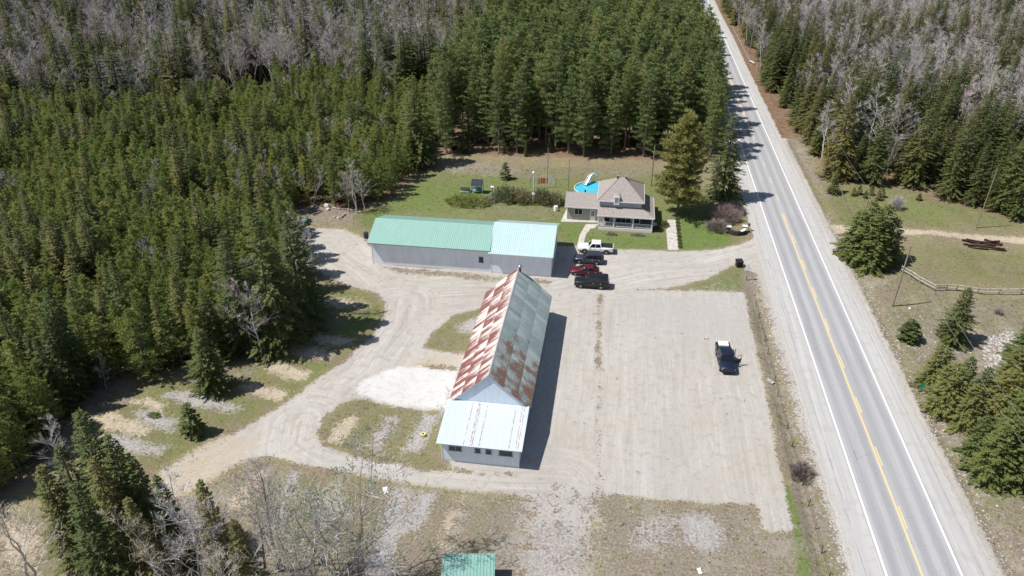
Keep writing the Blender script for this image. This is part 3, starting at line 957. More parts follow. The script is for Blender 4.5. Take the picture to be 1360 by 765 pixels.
# ------------------------------------------------------------------ the old sale barn
def barn():
    x0, x1, y0, y1 = -16.6, -8.0, 66.3, 91.0
    ez, rz, rx = 3.75, 8.0, -12.2
    yl = 60.6
    b = empty('barn', (rx, y0, 0), 0, 'long barn with steep rusted metal roof, maroon one side and teal the other', 'barn')
    T = lambda mb: MB().add([(x - rx, y - y0, z) for x, y, z in mb.v], mb.f)
    # walls
    T(MB().box(x0, x0 + 0.15, y0, y1, 0, ez + 0.1)).build('side_wall', 'barn_siding', b)
    T(MB().box(x1 - 0.15, x1, y0, y1, 0, ez + 0.1)).build('side_wall', 'barn_siding', b)
    for nm, ya in (('gable_wall', y0 + 0.003), ('gable_wall', y1 - 0.153)):
        prof = [(x0 + 0.151, 0), (x1 - 0.151, 0), (x1 - 0.151, ez + 0.15), (rx, rz - 0.12), (x0 + 0.151, ez + 0.15)]
        v = [(x, ya, z) for x, z in prof] + [(x, ya + 0.15, z) for x, z in prof]
        f = [(0, 1, 2, 3, 4), (9, 8, 7, 6, 5)] + [(i, i + 5, (i + 1) % 5 + 5, (i + 1) % 5) for i in range(5)]
        T(MB().add(v, f)).build(nm, 'barn_siding', b)
    # the two slopes: sheets laid in three courses
    yr0, yr1 = y0 - 0.16, y1 + 0.25
    ncol = 30
    w = (yr1 - yr0) / ncol
    for side in (-1, 1):
        eave = Vector((rx + side * 4.68, 0, ez - 0.05))
        top = Vector((rx, 0, rz))
        dn = (eave - top)
        L = dn.length
        seg = L / 3
        sheet = roof_sheet_mesh('roof_sheet', w * 1.015, seg * 1.03, 'maroon_sheet' if side < 0 else 'teal_sheet', 4)
        for i in range(ncol):
            for j in range(3):
                jj = random.uniform(-0.004, 0.004)
                y = yr0 + w * (i + 1) if side > 0 else yr0 + w * i
                zax = Vector((side * (rz - ez), 0, 4.68)).normalized()
                pos = top + dn * (j / 3) + zax * (0.035 + 0.010 * (2 - j) + (i % 2) * 0.004 + jj)
                Mx = slope_frame((pos.x - rx, y - y0, pos.z), (0, -side, 0), dn)
                o = place(sheet, 'roof_sheet', b)
                o.matrix_local = Mx
                # how far gone this sheet is: the teal side is worst by the front gable
                if side > 0:
                    k = 1 - (i + 0.5) / ncol
                    rust = 0.25 + 0.42 * max(0, min(1, (k - 0.46) * 4 + (j - 1) * 0.18)) + random.uniform(-0.12, 0.12)
                    if i > 17:
                        rust = 0.16 + random.uniform(-0.1, 0.14)
                    if j == 2 and 8 < i < 16:
                        rust -= 0.15
                else:
                    rust = random.uniform(0.05, 0.45)
                o.color = (max(0, min(1, rust)), 0, 0, 1)
        # deck below the sheets
        dk = MB()
        n = Vector((side * (rz - ez), 0, 4.68)).normalized()
        a, c = top + n * 0.02, eave + n * 0.02
        q = [(a.x, yr0 + 0.02, a.z), (c.x, yr0 + 0.02, c.z), (c.x, yr1 - 0.02, c.z), (a.x, yr1 - 0.02, a.z)]
        if side < 0:
            q = q[::-1]
        dk.slab(q, 0.10)
        T(dk).build('roof_deck', 'dark_wood', b)
        for yy in (yr0 - 0.02, yr1 - 0.02):
            f2 = MB()
            d = 0.17
            f2.add([(top.x, yy, top.z + .02), (eave.x, yy, eave.z + .02), (eave.x, yy, eave.z - d), (top.x, yy, top.z - d), (top.x, yy + .04, top.z + .02), (eave.x, yy + .04, eave.z + .02), (eave.x, yy + .04, eave.z - d), (top.x, yy + .04, top.z - d)],
                   [(0, 1, 2, 3), (7, 6, 5, 4), (0, 4, 5, 1), (1, 5, 6, 2), (2, 6, 7, 3), (3, 7, 4, 0)])
            T(f2).build('barge_board', 'trim_blue', b)
    cap = MB()
    for k in range(9):
        ya, yb = yr0 + (yr1 - yr0) * k / 9, yr0 + (yr1 - yr0) * (k + 1) / 9 + 0.05
        cap.slab([(rx - 0.19, ya, rz - 0.095), (rx, ya, rz + 0.085), (rx, yb, rz + 0.085), (rx - 0.19, yb, rz - 0.095)][::-1], 0.012)
        cap.slab([(rx, ya, rz + 0.085), (rx + 0.19, ya, rz - 0.095), (rx + 0.19, yb, rz - 0.095), (rx, yb, rz + 0.085)][::-1], 0.012)
    T(cap).build('ridge_cap', 'ridge_metal', b)
    # flue with a shiny cowl at the far end of the ridge
    fl = T(MB().tube((rx + 0.25, y1 - 0.6, rz - 0.5), (rx + 0.25, y1 - 0.6, rz + 0.55), 0.15, n=12)).build('flue', 'dark_metal', b)
    MB().lathe((0.25, y1 - 0.6 - y0, rz + 0.50), (0, 0, 1), [(0.17, 0), (0.30, 0.10), (0.30, 0.30), (0.18, 0.38), (0.05, 0.42)], 12).build('cowl', 'steel', fl, smooth=True)
    # front lean-to
    lz0, lz1 = 3.0, 4.05
    ya = 60.0
    T(MB().box(x0 + 0.01, x1 - 0.01, yl, yl + 0.15, 0, 2.92)).build('front_wall', 'barn_siding', b)
    for xs in (x0 + 0.012, x1 - 0.162):
        pr = [(yl + 0.152, 0), (y0 - 0.002, 0), (y0 - 0.002, 3.98), (yl + 0.152, 2.94)]
        v = [(xs, y, z) for y, z in pr] + [(xs + 0.15, y, z) for y, z in pr]
        T(MB().add(v, [(3, 2, 1, 0), (4, 5, 6, 7), (0, 1, 5, 4), (1, 2, 6, 5), (2, 3, 7, 6), (3, 0, 4, 7)])).build('side_wall', 'barn_siding', b)
    xa, xb = -17.0, -7.6
    npan = 12
    wp = (xb - xa) / npan
    top = Vector((0, y0 - 0.02, lz1))
    low = Vector((0, ya, lz0))
    dn = low - top
    T(MB().slab([(xa, ya + .02, lz0 - .015), (xb, ya + .02, lz0 - .015), (xb, y0 - .02, lz1 - .015), (xa, y0 - .02, lz1 - .015)], 0.12)).build('lean_to_deck', 'trim_blue', b)
    pan = roof_sheet_mesh('lean_to_panel', wp * 1.01, dn.length + 0.05, 'white_sheet', 3, 0.014)
    n_up = Vector((0, -(lz1 - lz0), (y0 - ya))).normalized()
    streaks = {2.93: 0.05, 3.62: 0.10, 3.86: 0.05, 4.62: 0.06, 7.88: 0.05, 8.62: 0.06, 8.86: 0.05}
    for k in range(npan):
        o = place(pan, 'lean_to_panel', b)
        pos = top + n_up * (0.012 + 0.004 * (k % 2))
        o.matrix_local = slope_frame((xa + wp * (k + 1) - rx, pos.y - y0, pos.z), (-1, 0, 0), dn)
    for s, ww in streaks.items():
        xx = xa + s
        mb = MB()
        q0, q1 = top + n_up * 0.034 + dn * 0.03, top + n_up * 0.034 + dn * 0.985
        mb.slab([(xx, q1.y, q1.z), (xx + ww + 0.03, q1.y, q1.z), (xx + ww + 0.03, q0.y, q0.z), (xx, q0.y, q0.z)], 0.02)
        T(mb).build('rusted_lap', 'rust_streak', b)
    for wx, ww, hh, ml in ((-15.05, 1.35, 0.62, 1), (-12.55, 0.56, 0.62, 0), (-11.35, 0.56, 0.62, 0), (-9.45, 1.40, 0.66, 0)):
        window(b, (wx - rx, yl - y0, 1.95), ww, hh, 'y', 'trim_blue', 'pane_glass', ml, 0.035)
    T(MB().box(x0 - 0.03, x0 + 0.08, yl - 0.03, yl + 0.08, 0, 2.8)).build('corner_trim', 'trim_white', b)
    T(MB().box(x1 - 0.08, x1 + 0.03, yl - 0.03, yl + 0.08, 0, 2.8)).build('corner_trim', 'trim_white', b)
    window(b, (x0 - rx, 72 - y0, 1.9), 1.1, 0.9, 'x', 'trim_blue', 'pane_glass', 1, 0.04, -1)
    window(b, (x1 - rx, 75 - y0, 1.9), 1.1, 0.9, 'x', 'trim_blue', 'pane_glass', 1, 0.04, 1)
    window(b, (x1 - rx, 84 - y0, 1.9), 1.1, 0.9, 'x', 'trim_blue', 'pane_glass', 1, 0.04, 1)


m_, nt_, b_ = new_mat('rust_streak')
nf = noise(nt_, mapping(nt_, wpos(nt_), (4, 1.2, 1)), 2.0, 5, 0.7)
nt_.links.new(mixc(nt_, ramp(nt_, nf, 0.42, 0.6), (0.33, 0.155, 0.10), (0.60, 0.58, 0.58)), b_.inputs['Base Color'])
b_.inputs['Roughness'].default_value = 0.8
barn()


# ------------------------------------------------------------------ the green roofed garage
def ribbed_slope(xa, xb, top, low, mat, name, parent, org):
    """a whole slope of ribbed panels, x along the building"""
    L = (Vector((0, *low)) - Vector((0, *top)))
    n = int(round((xb - xa) / 0.9))
    w = (xb - xa) / n
    me = roof_sheet_mesh(name, w * n, L.length, mat, n * 3, 0.03, 0.03)
    o = place(me, name, parent)
    o.matrix_local = slope_frame((xb - org[0] if low[0] < top[0] else xa - org[0], top[0] - org[1], top[1]), (-1, 0, 0) if low[0] < top[0] else (1, 0, 0), L)
    return o


def gable_house(parent, org, x0, x1, y0, y1, ez, ry, rz, mat, over, side_over, wall_name='wall'):
    """walls and two slopes, the ridge along x"""
    T = lambda mb: MB().add([(x - org[0], y - org[1], z) for x, y, z in mb.v], mb.f)
    s0 = (rz - ez) / (ry - (y0 - over))
    wz0 = ez + s0 * over - 0.16
    s1 = (rz - ez) / ((y1 + over) - ry)
    wz1 = ez + s1 * over - 0.16
    T(MB().box(x0, x1, y0, y0 + 0.15, 0, wz0)).build('front_wall', mat, parent)
    T(MB().box(x0, x1, y1 - 0.15, y1, 0, wz1)).build('rear_wall', mat, parent)
    for xa in (x0 + 0.003, x1 - 0.153):
        pr = [(y0 + 0.151, 0), (y1 - 0.151, 0), (y1 - 0.151, wz1), (ry, rz - 0.16), (y0 + 0.151, wz0)]
        v = [(xa, y, z) for y, z in pr] + [(xa + 0.15, y, z) for y, z in pr]
        f = [(4, 3, 2, 1, 0), (5, 6, 7, 8, 9)] + [(i, (i + 1) % 5, (i + 1) % 5 + 5, i + 5) for i in range(5)]
        T(MB().add(v, f)).build('gable_wall', mat, parent)
    return T


def garage():
    org = (-28, 103.4)
    b = empty('garage_building', (*org, 0), 0, 'long low garage with mint green metal roof behind the barn', 'garage')
    x0, x1, y0, y1 = -37.85, -18.35, 103.4, 112.6
    T = gable_house(b, org, x0, x1, y0, y1, 4.15, 108.0, 6.0, 'garage_siding', 0.75, 0.4)
    for lowy in (y0 - 0.75, y1 + 0.75):
        ribbed_slope(x0 - 0.42, x1 - 0.02, (108.0, 6.03), (lowy, 4.18), 'mint_roof', 'roof_slope', b, org)
        T(MB().slab([(x0 - 0.38, lowy + .02, 4.14), (x1 - .03, lowy + .02, 4.14), (x1 - .03, 108.0, 5.99), (x0 - 0.38, 108.0, 5.99)] if lowy < 108 else [(x0 - 0.38, 108.0, 5.99), (x1 - .03, 108.0, 5.99), (x1 - .03, lowy - .02, 4.14), (x0 - 0.38, lowy - .02, 4.14)], 0.12)).build('roof_deck', 'mint_shed_roof', b)
    T(MB().slab([(x0 - .42, 107.8, 5.98), (x1 - .02, 107.8, 5.98), (x1 - .02, 108, 6.075), (x0 - .42, 108, 6.075)], .012).slab([(x0 - .42, 108, 6.075), (x1 - .02, 108, 6.075), (x1 - .02, 108.2, 5.98), (x0 - .42, 108.2, 5.98)], .012)).build('ridge_cap', 'mint_roof', b)
    window(b, (-19.9 - org[0], y0 - org[1], 2.15), 0.75, 1.05, 'y', 'trim_white', 'pane_glass', 0, 0.05)
    T(MB().box(x0 - 0.03, x0 + 0.07, y0 - 0.03, y0 + 0.07, 0, 3.95)).build('corner_trim', 'trim_white', b)
    # big sliding door and a side door on the west gable
    T(MB().box(x0 - 0.07, x0 - 0.004, 106.2, 109.8, 0.03, 3.0)).build('sliding_door', 'trim_white', b)
    # taller bay
    org2 = (-13.4, 103.2)
    c = empty('garage_bay', (*org2, 0), 0, 'taller garage bay with pale mint roof joined to the long garage', 'garage')
    x0, x1, y0, y1, ry, rz, ez = -18.25, -8.75, 103.2, 114.0, 108.6, 6.35, 3.85
    T = gable_house(c, org2, x0, x1, y0, y1, ez, ry, rz, 'garage_siding', 0.8, 0.35)
    for lowy in (y0 - 0.8, y1 + 0.8):
        ribbed_slope(x0 - 0.35, x1 + 0.35, (ry, rz + .03), (lowy, ez + .03), 'pale_mint_roof', 'roof_slope', c, org2)
        T(MB().slab([(x0 - .32, lowy + .02, ez - .01), (x1 + .32, lowy + .02, ez - .01), (x1 + .32, ry, rz - .01), (x0 - .32, ry, rz - .01)] if lowy < ry else [(x0 - .32, ry, rz - .01), (x1 + .32, ry, rz - .01), (x1 + .32, lowy - .02, ez - .01), (x0 - .32, lowy - .02, ez - .01)], 0.12)).build('roof_deck', 'trim_white', c)
    T(MB().slab([(x0 - .35, ry - .2, rz - .03), (x1 + .35, ry - .2, rz - .03), (x1 + .35, ry, rz + .075), (x0 - .35, ry, rz + .075)], .012).slab([(x0 - .35, ry, rz + .075), (x1 + .35, ry, rz + .075), (x1 + .35, ry + .2, rz - .03), (x0 - .35, ry + .2, rz - .03)], .012)).build('ridge_cap', 'pale_mint_roof', c)
    for xx in (x0, x1):
        T(MB().box(xx - 0.06, xx + 0.06, y0 - 0.03, y0 + 0.08, 0, ez - 0.05)).build('corner_trim', 'trim_white', c)
    # overhead doors on the east end
    for yc in (106.0, 110.6):
        d = T(MB().box(x1 + 0.003, x1 + 0.06, yc - 1.6, yc + 1.6, 0.03, 2.7)).build('overhead_door', 'trim_white', c)
        for k in range(1, 5):
            T(MB().box(x1 + 0.061, x1 + 0.068, yc - 1.6, yc + 1.6, k * 0.54, k * 0.54 + 0.03)).build('door_seam', 'galvanised', d)


garage()


def small_shed():
    org = (-10.4, 44.2)
    s = empty('shed', (*org, 0), math.radians(8), 'small shed with faded green metal roof in the rough ground', 'shed')
    hw, hd = 2.25, 1.9
    for nm, bx in (('front_wall', (-hw, hw, -hd, -hd + .1)), ('rear_wall', (-hw, hw, hd - .1, hd)), ('side_wall', (-hw, -hw + .1, -hd + .101, hd - .101)), ('side_wall', (hw - .1, hw, -hd + .101, hd - .101))):
        MB().box(*bx, 0, 2.1 if nm != 'rear_wall' else 2.35).build(nm, 'dark_wood', s)
    top, low = (hd + 0.3, 2.55), (-hd - 0.3, 2.05)
    L = Vector((0, low[0] - top[0], low[1] - top[1]))
    me = roof_sheet_mesh('roof_sheet', 1.21, L.length, 'mint_shed_roof', 4, 0.03, 0.02)
    for k in range(4):
        o = place(me, 'roof_sheet', s)
        o.matrix_local = slope_frame((-2.4 + 1.2 * (k + 1), top[0], top[1] + 0.004 * (k % 2)), (-1, 0, 0), L)
    MB().slab([(-2.38, low[0], low[1] - .02), (2.38, low[0], low[1] - .02), (2.38, top[0], top[1] - .02), (-2.38, top[0], top[1] - .02)], 0.08).build('roof_deck', 'dark_wood', s)
    MB().box(-0.5, 0.4, -hd - 0.04, -hd - 0.003, 0.02, 1.9).build('door', 'grey_wood', s)


small_shed()


# ------------------------------------------------------------------ the farmhouse
def shingles():
    m, nt, b = new_mat('shingles')
    P = wpos(nt)
    br = N(nt, 'ShaderNodeTexBrick')
    nt.links.new(mapping(nt, P, (1, 1, 1)), br.inputs['Vector'])
    br.inputs['Scale'].default_value = 4.0
    br.inputs['Color1'].default_value = (0.26, 0.228, 0.208, 1)
    br.inputs['Color2'].default_value = (0.37, 0.33, 0.305, 1)
    br.inputs['Mortar'].default_value = (0.18, 0.15, 0.135, 1)
    br.inputs['Mortar Size'].default_value = 0.015
    f = noise(nt, P, 2.2, 5, 0.7)
    f2 = noise(nt, P, 9.0, 3, 0.7)
    c = mixc(nt, math_n(nt, 'MULTIPLY', ramp(nt, f, 0.35, 0.7), 0.5), br.outputs[0], (0.41, 0.37, 0.345))
    c = mixc(nt, math_n(nt, 'MULTIPLY', ramp(nt, f2, 0.5, 0.75), 0.5), c, (0.23, 0.19, 0.17))
    nt.links.new(c, b.inputs['Base Color'])
    b.inputs['Roughness'].default_value = 0.95
    bump(nt, b, f2, 0.5, 0.03)


shingles()


def house():
    org = Vector((1.5, 123.3, 0))
    h = empty('farmhouse', org, 0, 'farmhouse with brown shingled hip roof, white trim and a front porch', 'house')
    T = lambda mb: MB().add([(x - org.x, y - org.y, z) for x, y, z in mb.v], mb.f)
    X0, X1, Y0, Y1 = -2.2, 5.2, 123.3, 131.2
    # main block, lower storey brown, upper strip grey
    T(MB().box(X0, X1, Y0, Y1, 0, 3.3)).build('lower_wall', 'house_siding', h)
    T(MB().box(X0 + 0.002, X1 - 0.002, Y0 + 0.002, Y1 - 0.002, 3.302, 4.95)).build('upper_wall', 'house_siding_grey', h)
    ez, az = 4.95, 7.75
    ex0, ex1, ey0, ey1 = X0 - 0.42, X1 + 0.42, Y0 - 0.48, Y1 + 0.45
    ya, yb, xm = 127.0, 127.5, 1.45
    A, B = (xm - 0.4, ya + .25, az), (xm + 0.4, ya + .25, az)
    c0, c1, c2, c3 = (ex0, ey0, ez), (ex1, ey0, ez), (ex1, ey1, ez), (ex0, ey1, ez)
    r = T(MB().add([c0, c1, c2, c3, A, B, (ex0, ey0, ez - .14), (ex1, ey0, ez - .14), (ex1, ey1, ez - .14), (ex0, ey1, ez - .14)],
                   [(0, 1, 5, 4), (1, 2, 5), (2, 3, 4, 5), (3, 0, 4), (0, 6, 7, 1), (1, 7, 8, 2), (2, 8, 9, 3), (3, 9, 6, 0), (6, 9, 8, 7)])).build('main_roof', 'shingles', h)
    T(MB().box(ex0 - .02, ex1 + .02, ey0 - 0.05, ey0 - 0.004, ez - 0.17, ez + 0.02).box(ex1 + .004, ex1 + .05, ey0 - .05, ey1, ez - .17, ez + .02).box(ex0 - .05, ex0 - .004, ey0 - .05, ey1, ez - .17, ez + .02)).build('fascia', 'trim_white', h)
    # hip caps
    hc = MB()
    for a, q in ((c0, A), (c1, B), (c2, B), (c3, A)):
        hc.tube(Vector(a) + Vector((0, 0, .01)), Vector(q) + Vector((0, 0, .02)), 0.07, n=6)
    T(hc).build('hip_cap', 'shingles', r)
    for vx in (xm - 0.75, xm + 0.62):
        v = T(MB().box(vx - 0.17, vx + 0.17, 127.15, 127.5, az - 0.5, az + 0.20)).build('roof_vent', 'dark_metal', r)
        T(MB().box(vx - 0.22, vx + 0.22, 127.1, 127.55, az + 0.201, az + 0.26)).build('vent_cap', 'galvanised', v)
    # rear gable bay seen at both back corners
    # dormer that breaks the eave
    d = T(MB().box(0.30, 1.30, Y0 - 0.56, Y0 + 1.3, 4.3, 5.75)).build('dormer', 'trim_white', h)
    n = 8
    for nm, mat, ya_, yb_, rr in (('dormer_arch', 'trim_white', Y0 - 0.60, Y0 - 0.45, .62), ('dormer_roof', 'shingles', Y0 - 0.448, Y0 + 1.5, .57)):
        v = []
        for yy in (ya_, yb_):
            for k in range(n + 1):
                t = math.pi * k / n
                v.append((0.8 - rr * math.cos(t), yy, 5.75 + rr * .42 * math.sin(t)))
        f = [(k, k + 1, n + 2 + k, n + 1 + k) for k in range(n)] + [tuple(range(n, -1, -1)), tuple(range(n + 1, 2 * n + 2))]
        T(MB().add(v, f)).build(nm, mat, d)
    window(d, (0.8 - org.x, Y0 - 0.56 - org.y, 5.1), 0.60, 1.05, 'y', 'trim_white', 'bright_glass', 0, 0.05)
    # porch: roof round the front and the east side
    pe, pt = 2.8, 3.75
    px0, px1, py0 = -2.45, 7.5, 121.3
    pr = T(MB().slab([(px0, py0, pe), (px1, py0, pe), (X1 + .02, Y0, pt), (px0, Y0, pt)], 0.14)
           .slab([(px1, py0, pe), (px1, 130.4, pe), (X1, 130.4, pt), (X1, Y0, pt)], 0.14)).build('porch_roof', 'shingles', h)
    T(MB().box(px0 - .02, px1 + .03, py0 - 0.05, py0 - .004, pe - 0.2, pe + 0.02).box(px1 + .004, px1 + .06, py0 - .05, 130.4, pe - .2, pe + .02)).build('porch_fascia', 'trim_white', pr)
    T(MB().box(px0 + .15, px1 - .15, py0 + .15, Y0 - .003, 0.0, 0.55)).build('porch_floor', 'grey_wood', h)
    T(MB().box(X1 + .003, px1 - .15, Y0, 130.2, 0.0, 0.552)).build('porch_floor', 'grey_wood', h)
    posts = [(-2.2, 121.6), (0.55, 121.6), (3.9, 121.6), (7.2, 121.6), (7.2, 125.6), (7.2, 130.0)]
    for x, y in posts:
        T(MB().box(x - .11, x + .11, y - .11, y + .11, 0.553, 2.68)).build('porch_post', 'trim_white', h)
    for (xa, y1_), (xb, y2_) in list(zip(posts[:-1], posts[1:])):
        mb = MB()
        if y1_ == y2_:
            mb.box(xa + .08, xb - .08, y1_ - .04, y1_ + .04, 1.38, 1.46).box(xa + .08, xb - .08, y1_ - .03, y1_ + .03, 0.68, 0.74)
            nb = int((xb - xa) / 0.22)
            for k in range(1, nb):
                x = xa + (xb - xa) * k / nb
                mb.box(x - .025, x + .025, y1_ - .02, y1_ + .02, .741, 1.379)
        else:
            mb.box(xa - .04, xa + .04, y1_ + .08, y2_ - .08, 1.38, 1.46).box(xa - .03, xa + .03, y1_ + .08, y2_ - .08, .68, .74)
            nb = int((y2_ - y1_) / 0.22)
            for k in range(1, nb):
                y = y1_ + (y2_ - y1_) * k / nb
                mb.box(xa - .02, xa + .02, y - .025, y + .025, .741, 1.379)
        T(mb).build('railing', 'trim_white', h)
    for wx, ww, ml in ((-0.7, 1.0, 0), (2.2, 2.6, 2), (4.45, 1.1, 0)):
        window(h, (wx - org.x, Y0 - org.y, 1.6), ww, 1.6, 'y', 'trim_white', 'pane_glass', ml, 0.05)
    window(h, (X1 - org.x, 126.5 - org.y, 1.75), 1.0, 1.3, 'x', 'trim_white', 'pane_glass', 0, 0.05, 1)
    # west wing
    wx0, wx1, wy0, wy1, we, wr = -7.95, -2.21, 124.7, 130.3, 2.95, 4.35
    T(MB().box(wx0, wx1, wy0, wy1, 0, 2.9)).build('wing_wall', 'house_siding', h)
    for xa in (wx0 + .003,):
        T(MB().add([(xa, wy0, 2.9), (xa, wy1, 2.9), (xa, 127.5, 4.2), (xa + .15, wy0, 2.9), (xa + .15, wy1, 2.9), (xa + .15, 127.5, 4.2)], [(0, 2, 1), (3, 4, 5), (0, 3, 5, 2), (2, 5, 4, 1)])).build('gable_wall', 'house_siding', h)
    ro = 0.5
    wrf = T(MB().slab([(wx0 - .45, wy0 - ro, we - .15), (wx1 - .02, wy0 - ro, we - .15), (wx1 - .02, 127.5, wr), (wx0 - .45, 127.5, wr)], .13)
            .slab([(wx0 - .45, 127.5, wr), (wx1 - .02, 127.5, wr), (wx1 - .02, wy1 + ro, we - .15), (wx0 - .45, wy1 + ro, we - .15)], .13)).build('wing_roof', 'shingles', h)
    T(MB().box(wx0 - .45, wx1 - .03, wy0 - ro - .05, wy0 - ro - .004, we - .32, we - .14)).build('wing_fascia', 'trim_white', wrf)
    T(MB().tube((-5.0, 127.9, 4.1), (-5.0, 127.9, 4.65), .14, n=10)).build('roof_vent', 'dark_metal', wrf)
    window(h, (-5.9 - org.x, wy0 - org.y, 1.75), 1.35, 1.1, 'y', 'trim_white', 'pane_glass', 1, 0.05)
    dr = T(MB().box(-3.75, -2.85, wy0 - .06, wy0 - .003, 0.15, 2.2)).build('door', 'trim_white', h)
    T(MB().box(-3.6, -3.0, wy0 - .075, wy0 - .061, 1.0, 2.0)).build('door_glass', 'bright_glass', dr)
    T(MB().tube((-2.95, wy0 - .10, 1.05), (-2.95, wy0 - .06, 1.05), .035, n=8)).build('handle', 'steel', dr)
    T(MB().box(-3.9, -2.7, wy0 - .9, wy0 - .08, 0, 0.17)).build('door_step', 'concrete', h)
    T(MB().box(X0 + .02, px1 - .2, 121.36, 121.448, 0.0, 0.5)).build('porch_skirt', 'trim_white', h)
    for k in range(3):
        T(MB().box(px1 - .14 + k * .3, px1 + .16 + k * .3, 123.8, 125.2, 0.0, 0.45 - k * .15)).build('step', 'trim_white', h)


house()


def flat_piece(name, pts, z0, z1, mat, label):
    mb = MB()
    P = [at(*p)[:2] for p in pts]
    n = len(P)
    mb.add([(x, y, z0) for x, y in P] + [(x, y, z1) for x, y in P], [tuple(range(2 * n - 1, n - 1, -1))[::-1]] + [(i, (i + 1) % n, (i + 1) % n + n, i + n) for i in range(n)])
    o = mb.build(name, mat)
    return tag(o, label, 'path', kind='structure')


flat_piece('patio', [(746, 292), (753, 277), (762, 277), (760, 291), (796, 292), (796, 296), (745, 295)], -0.1, 0.10, 'concrete', 'pale concrete apron round the wing of the farmhouse')
flat_piece('front_path', [(778, 298), (794, 298), (790, 303), (784, 304), (778, 312), (774, 328), (766, 328), (770, 312)], -0.1, 0.03, 'concrete', 'pale footpath from the wing door to the parked cars')
flat_piece('side_path', [(884, 292), (897, 292), (899, 308), (901, 332), (887, 332), (885, 308)], -0.1, 0.03, 'concrete', 'pale footpath beside the porch')


def pool():
    c = Vector((-4.0, 136.9, 0))
    p = empty('swimming_pool', c, 0, 'round above-ground pool of turquoise water behind the farmhouse', 'pool')
    R, H = 3.5, 1.25
    n = 40
    mb = MB()
    v, f = [], []
    for r, z in ((R, 0), (R, H), (R - .06, H), (R - .06, 0.05)):
        for k in range(n):
            v.append((r * math.cos(2 * math.pi * k / n), r * math.sin(2 * math.pi * k / n), z))
    for j in range(3):
        for k in range(n):
            f.append((j * n + k, j * n + (k + 1) % n, (j + 1) * n + (k + 1) % n, (j + 1) * n + k))
    mb.add(v, f).build('pool_wall', 'pool_liner', p, smooth=False)
    v, f = [], []
    for r, z in ((R - .07, H + .01), (R + .06, H + .01), (R + .06, H + .05), (R - .07, H + .05)):
        for k in range(n):
            v.append((r * math.cos(2 * math.pi * k / n), r * math.sin(2 * math.pi * k / n), z))
    for j in range(4):
        for k in range(n):
            f.append((j * n + k, j * n + (k + 1) % n, ((j + 1) % 4) * n + (k + 1) % n, ((j + 1) % 4) * n + k))
    MB().add(v, f).build('pool_rim', 'white_plastic', p)
    v = [((R - .07) * math.cos(2 * math.pi * k / n), (R - .07) * math.sin(2 * math.pi * k / n), H - 0.14) for k in range(n)]
    MB().add(v, [tuple(range(n))]).build('water', 'pool_water', p)
    v = [((R - .07) * math.cos(2 * math.pi * k / n), (R - .07) * math.sin(2 * math.pi * k / n), 0.06) for k in range(n)]
    MB().add(v, [tuple(range(n))]).build('pool_floor', 'pool_liner', p)
    # the slide stands beside it
    s = empty('pool_slide', (-5.4, 139.6, 0), 0, 'white curved slide standing at the rim of the pool', 'slide')
    path = [(-0.1, -1.3, 1.35), (0.1, -0.9, 1.45), (0.35, -0.3, 1.85), (0.6, 0.3, 2.3), (1.0, 0.8, 2.6), (1.5, 1.0, 2.68), (1.75, 1.05, 2.5)]
    ch = MB()
    for a, q in zip(path[:-1], path[1:]):
        a, q = Vector(a), Vector(q)
        d = (q - a).normalized()
        sd = d.cross(Vector((0, 0, 1))).normalized() * 0.32
        up = sd.cross(d).normalized() * 0.28
        q = q + d * .05
        ch.slab([a - sd, a + sd, q + sd, q - sd], 0.04)
        ch.slab([a + sd, a + sd + up, q + sd + up, q + sd], 0.04)
        ch.slab([a - sd + up, a - sd, q - sd, q - sd + up], 0.04)
    ch.build('chute', 'white_plastic', s)
    for x, y, z in ((1.0, .85, 2.5), (1.5, 1.35, 2.6), (1.7, .8, 2.5), (0.4, 0.0, 1.85)):
        MB().tube((x, y, 0), (x, y, z), .04).build('support', 'galvanised', s)


m_, nt_, b_ = new_mat('pool_liner')
nf = noise(nt_, ocoord(nt_), 4, 4)
nt_.links.new(mixc(nt_, nf, (0.03, 0.30, 0.50), (0.10, 0.48, 0.65)), b_.inputs['Base Color'])
m_, nt_, b_ = new_mat('pool_water')
b_.inputs['Base Color'].default_value = (0.06, 0.50, 0.66, 1)
nf = noise(nt_, wpos(nt_), 2.0, 3)
nt_.links.new(mixc(nt_, nf, (0.03, 0.40, 0.58), (0.12, 0.56, 0.70)), b_.inputs['Base Color'])
b_.inputs['Roughness'].default_value = 0.03
bump(nt_, b_, nf, 0.25, 0.03)
pool()


# ------------------------------------------------------------------ vehicles
def car_paint(name, col, metal=0.35):
    m, nt, b = new_mat(name)
    f = noise(nt, ocoord(nt), 30, 2)
    d = noise(nt, ocoord(nt), 1.2, 4)
    c = mixc(nt, f, col, tuple(min(1, x * 1.15 + 0.003) for x in col))
    c = mixc(nt, math_n(nt, 'MULTIPLY', ramp(nt, d, 0.5, 0.8), 0.05), c, (0.30, 0.27, 0.23))
    nt.links.new(c, b.inputs['Base Color'])
    b.inputs['Metallic'].default_value = metal
    b.inputs['Roughness'].default_value = 0.38
    b.inputs['Coat Weight'].default_value = 0.35
    b.inputs['Coat Roughness'].default_value = 0.06


car_paint('paint_truck_white', (0.78, 0.78, 0.77), 0.0)
car_paint('paint_slate', (0.045, 0.055, 0.075), 0.4)
car_paint('paint_maroon', (0.11, 0.008, 0.018), 0.3)
car_paint('paint_black', (0.006, 0.0065, 0.008), 0.0)
car_paint('paint_navy', (0.014, 0.022, 0.048), 0.4)
simple('lamp_clear', (0.65, 0.66, 0.68), 0.15, 0.3)
simple('lamp_red', (0.35, 0.015, 0.015), 0.2)
simple('car_trim', (0.02, 0.02, 0.022), 0.6)
simple('bed_cover', (0.018, 0.018, 0.02), 0.75)

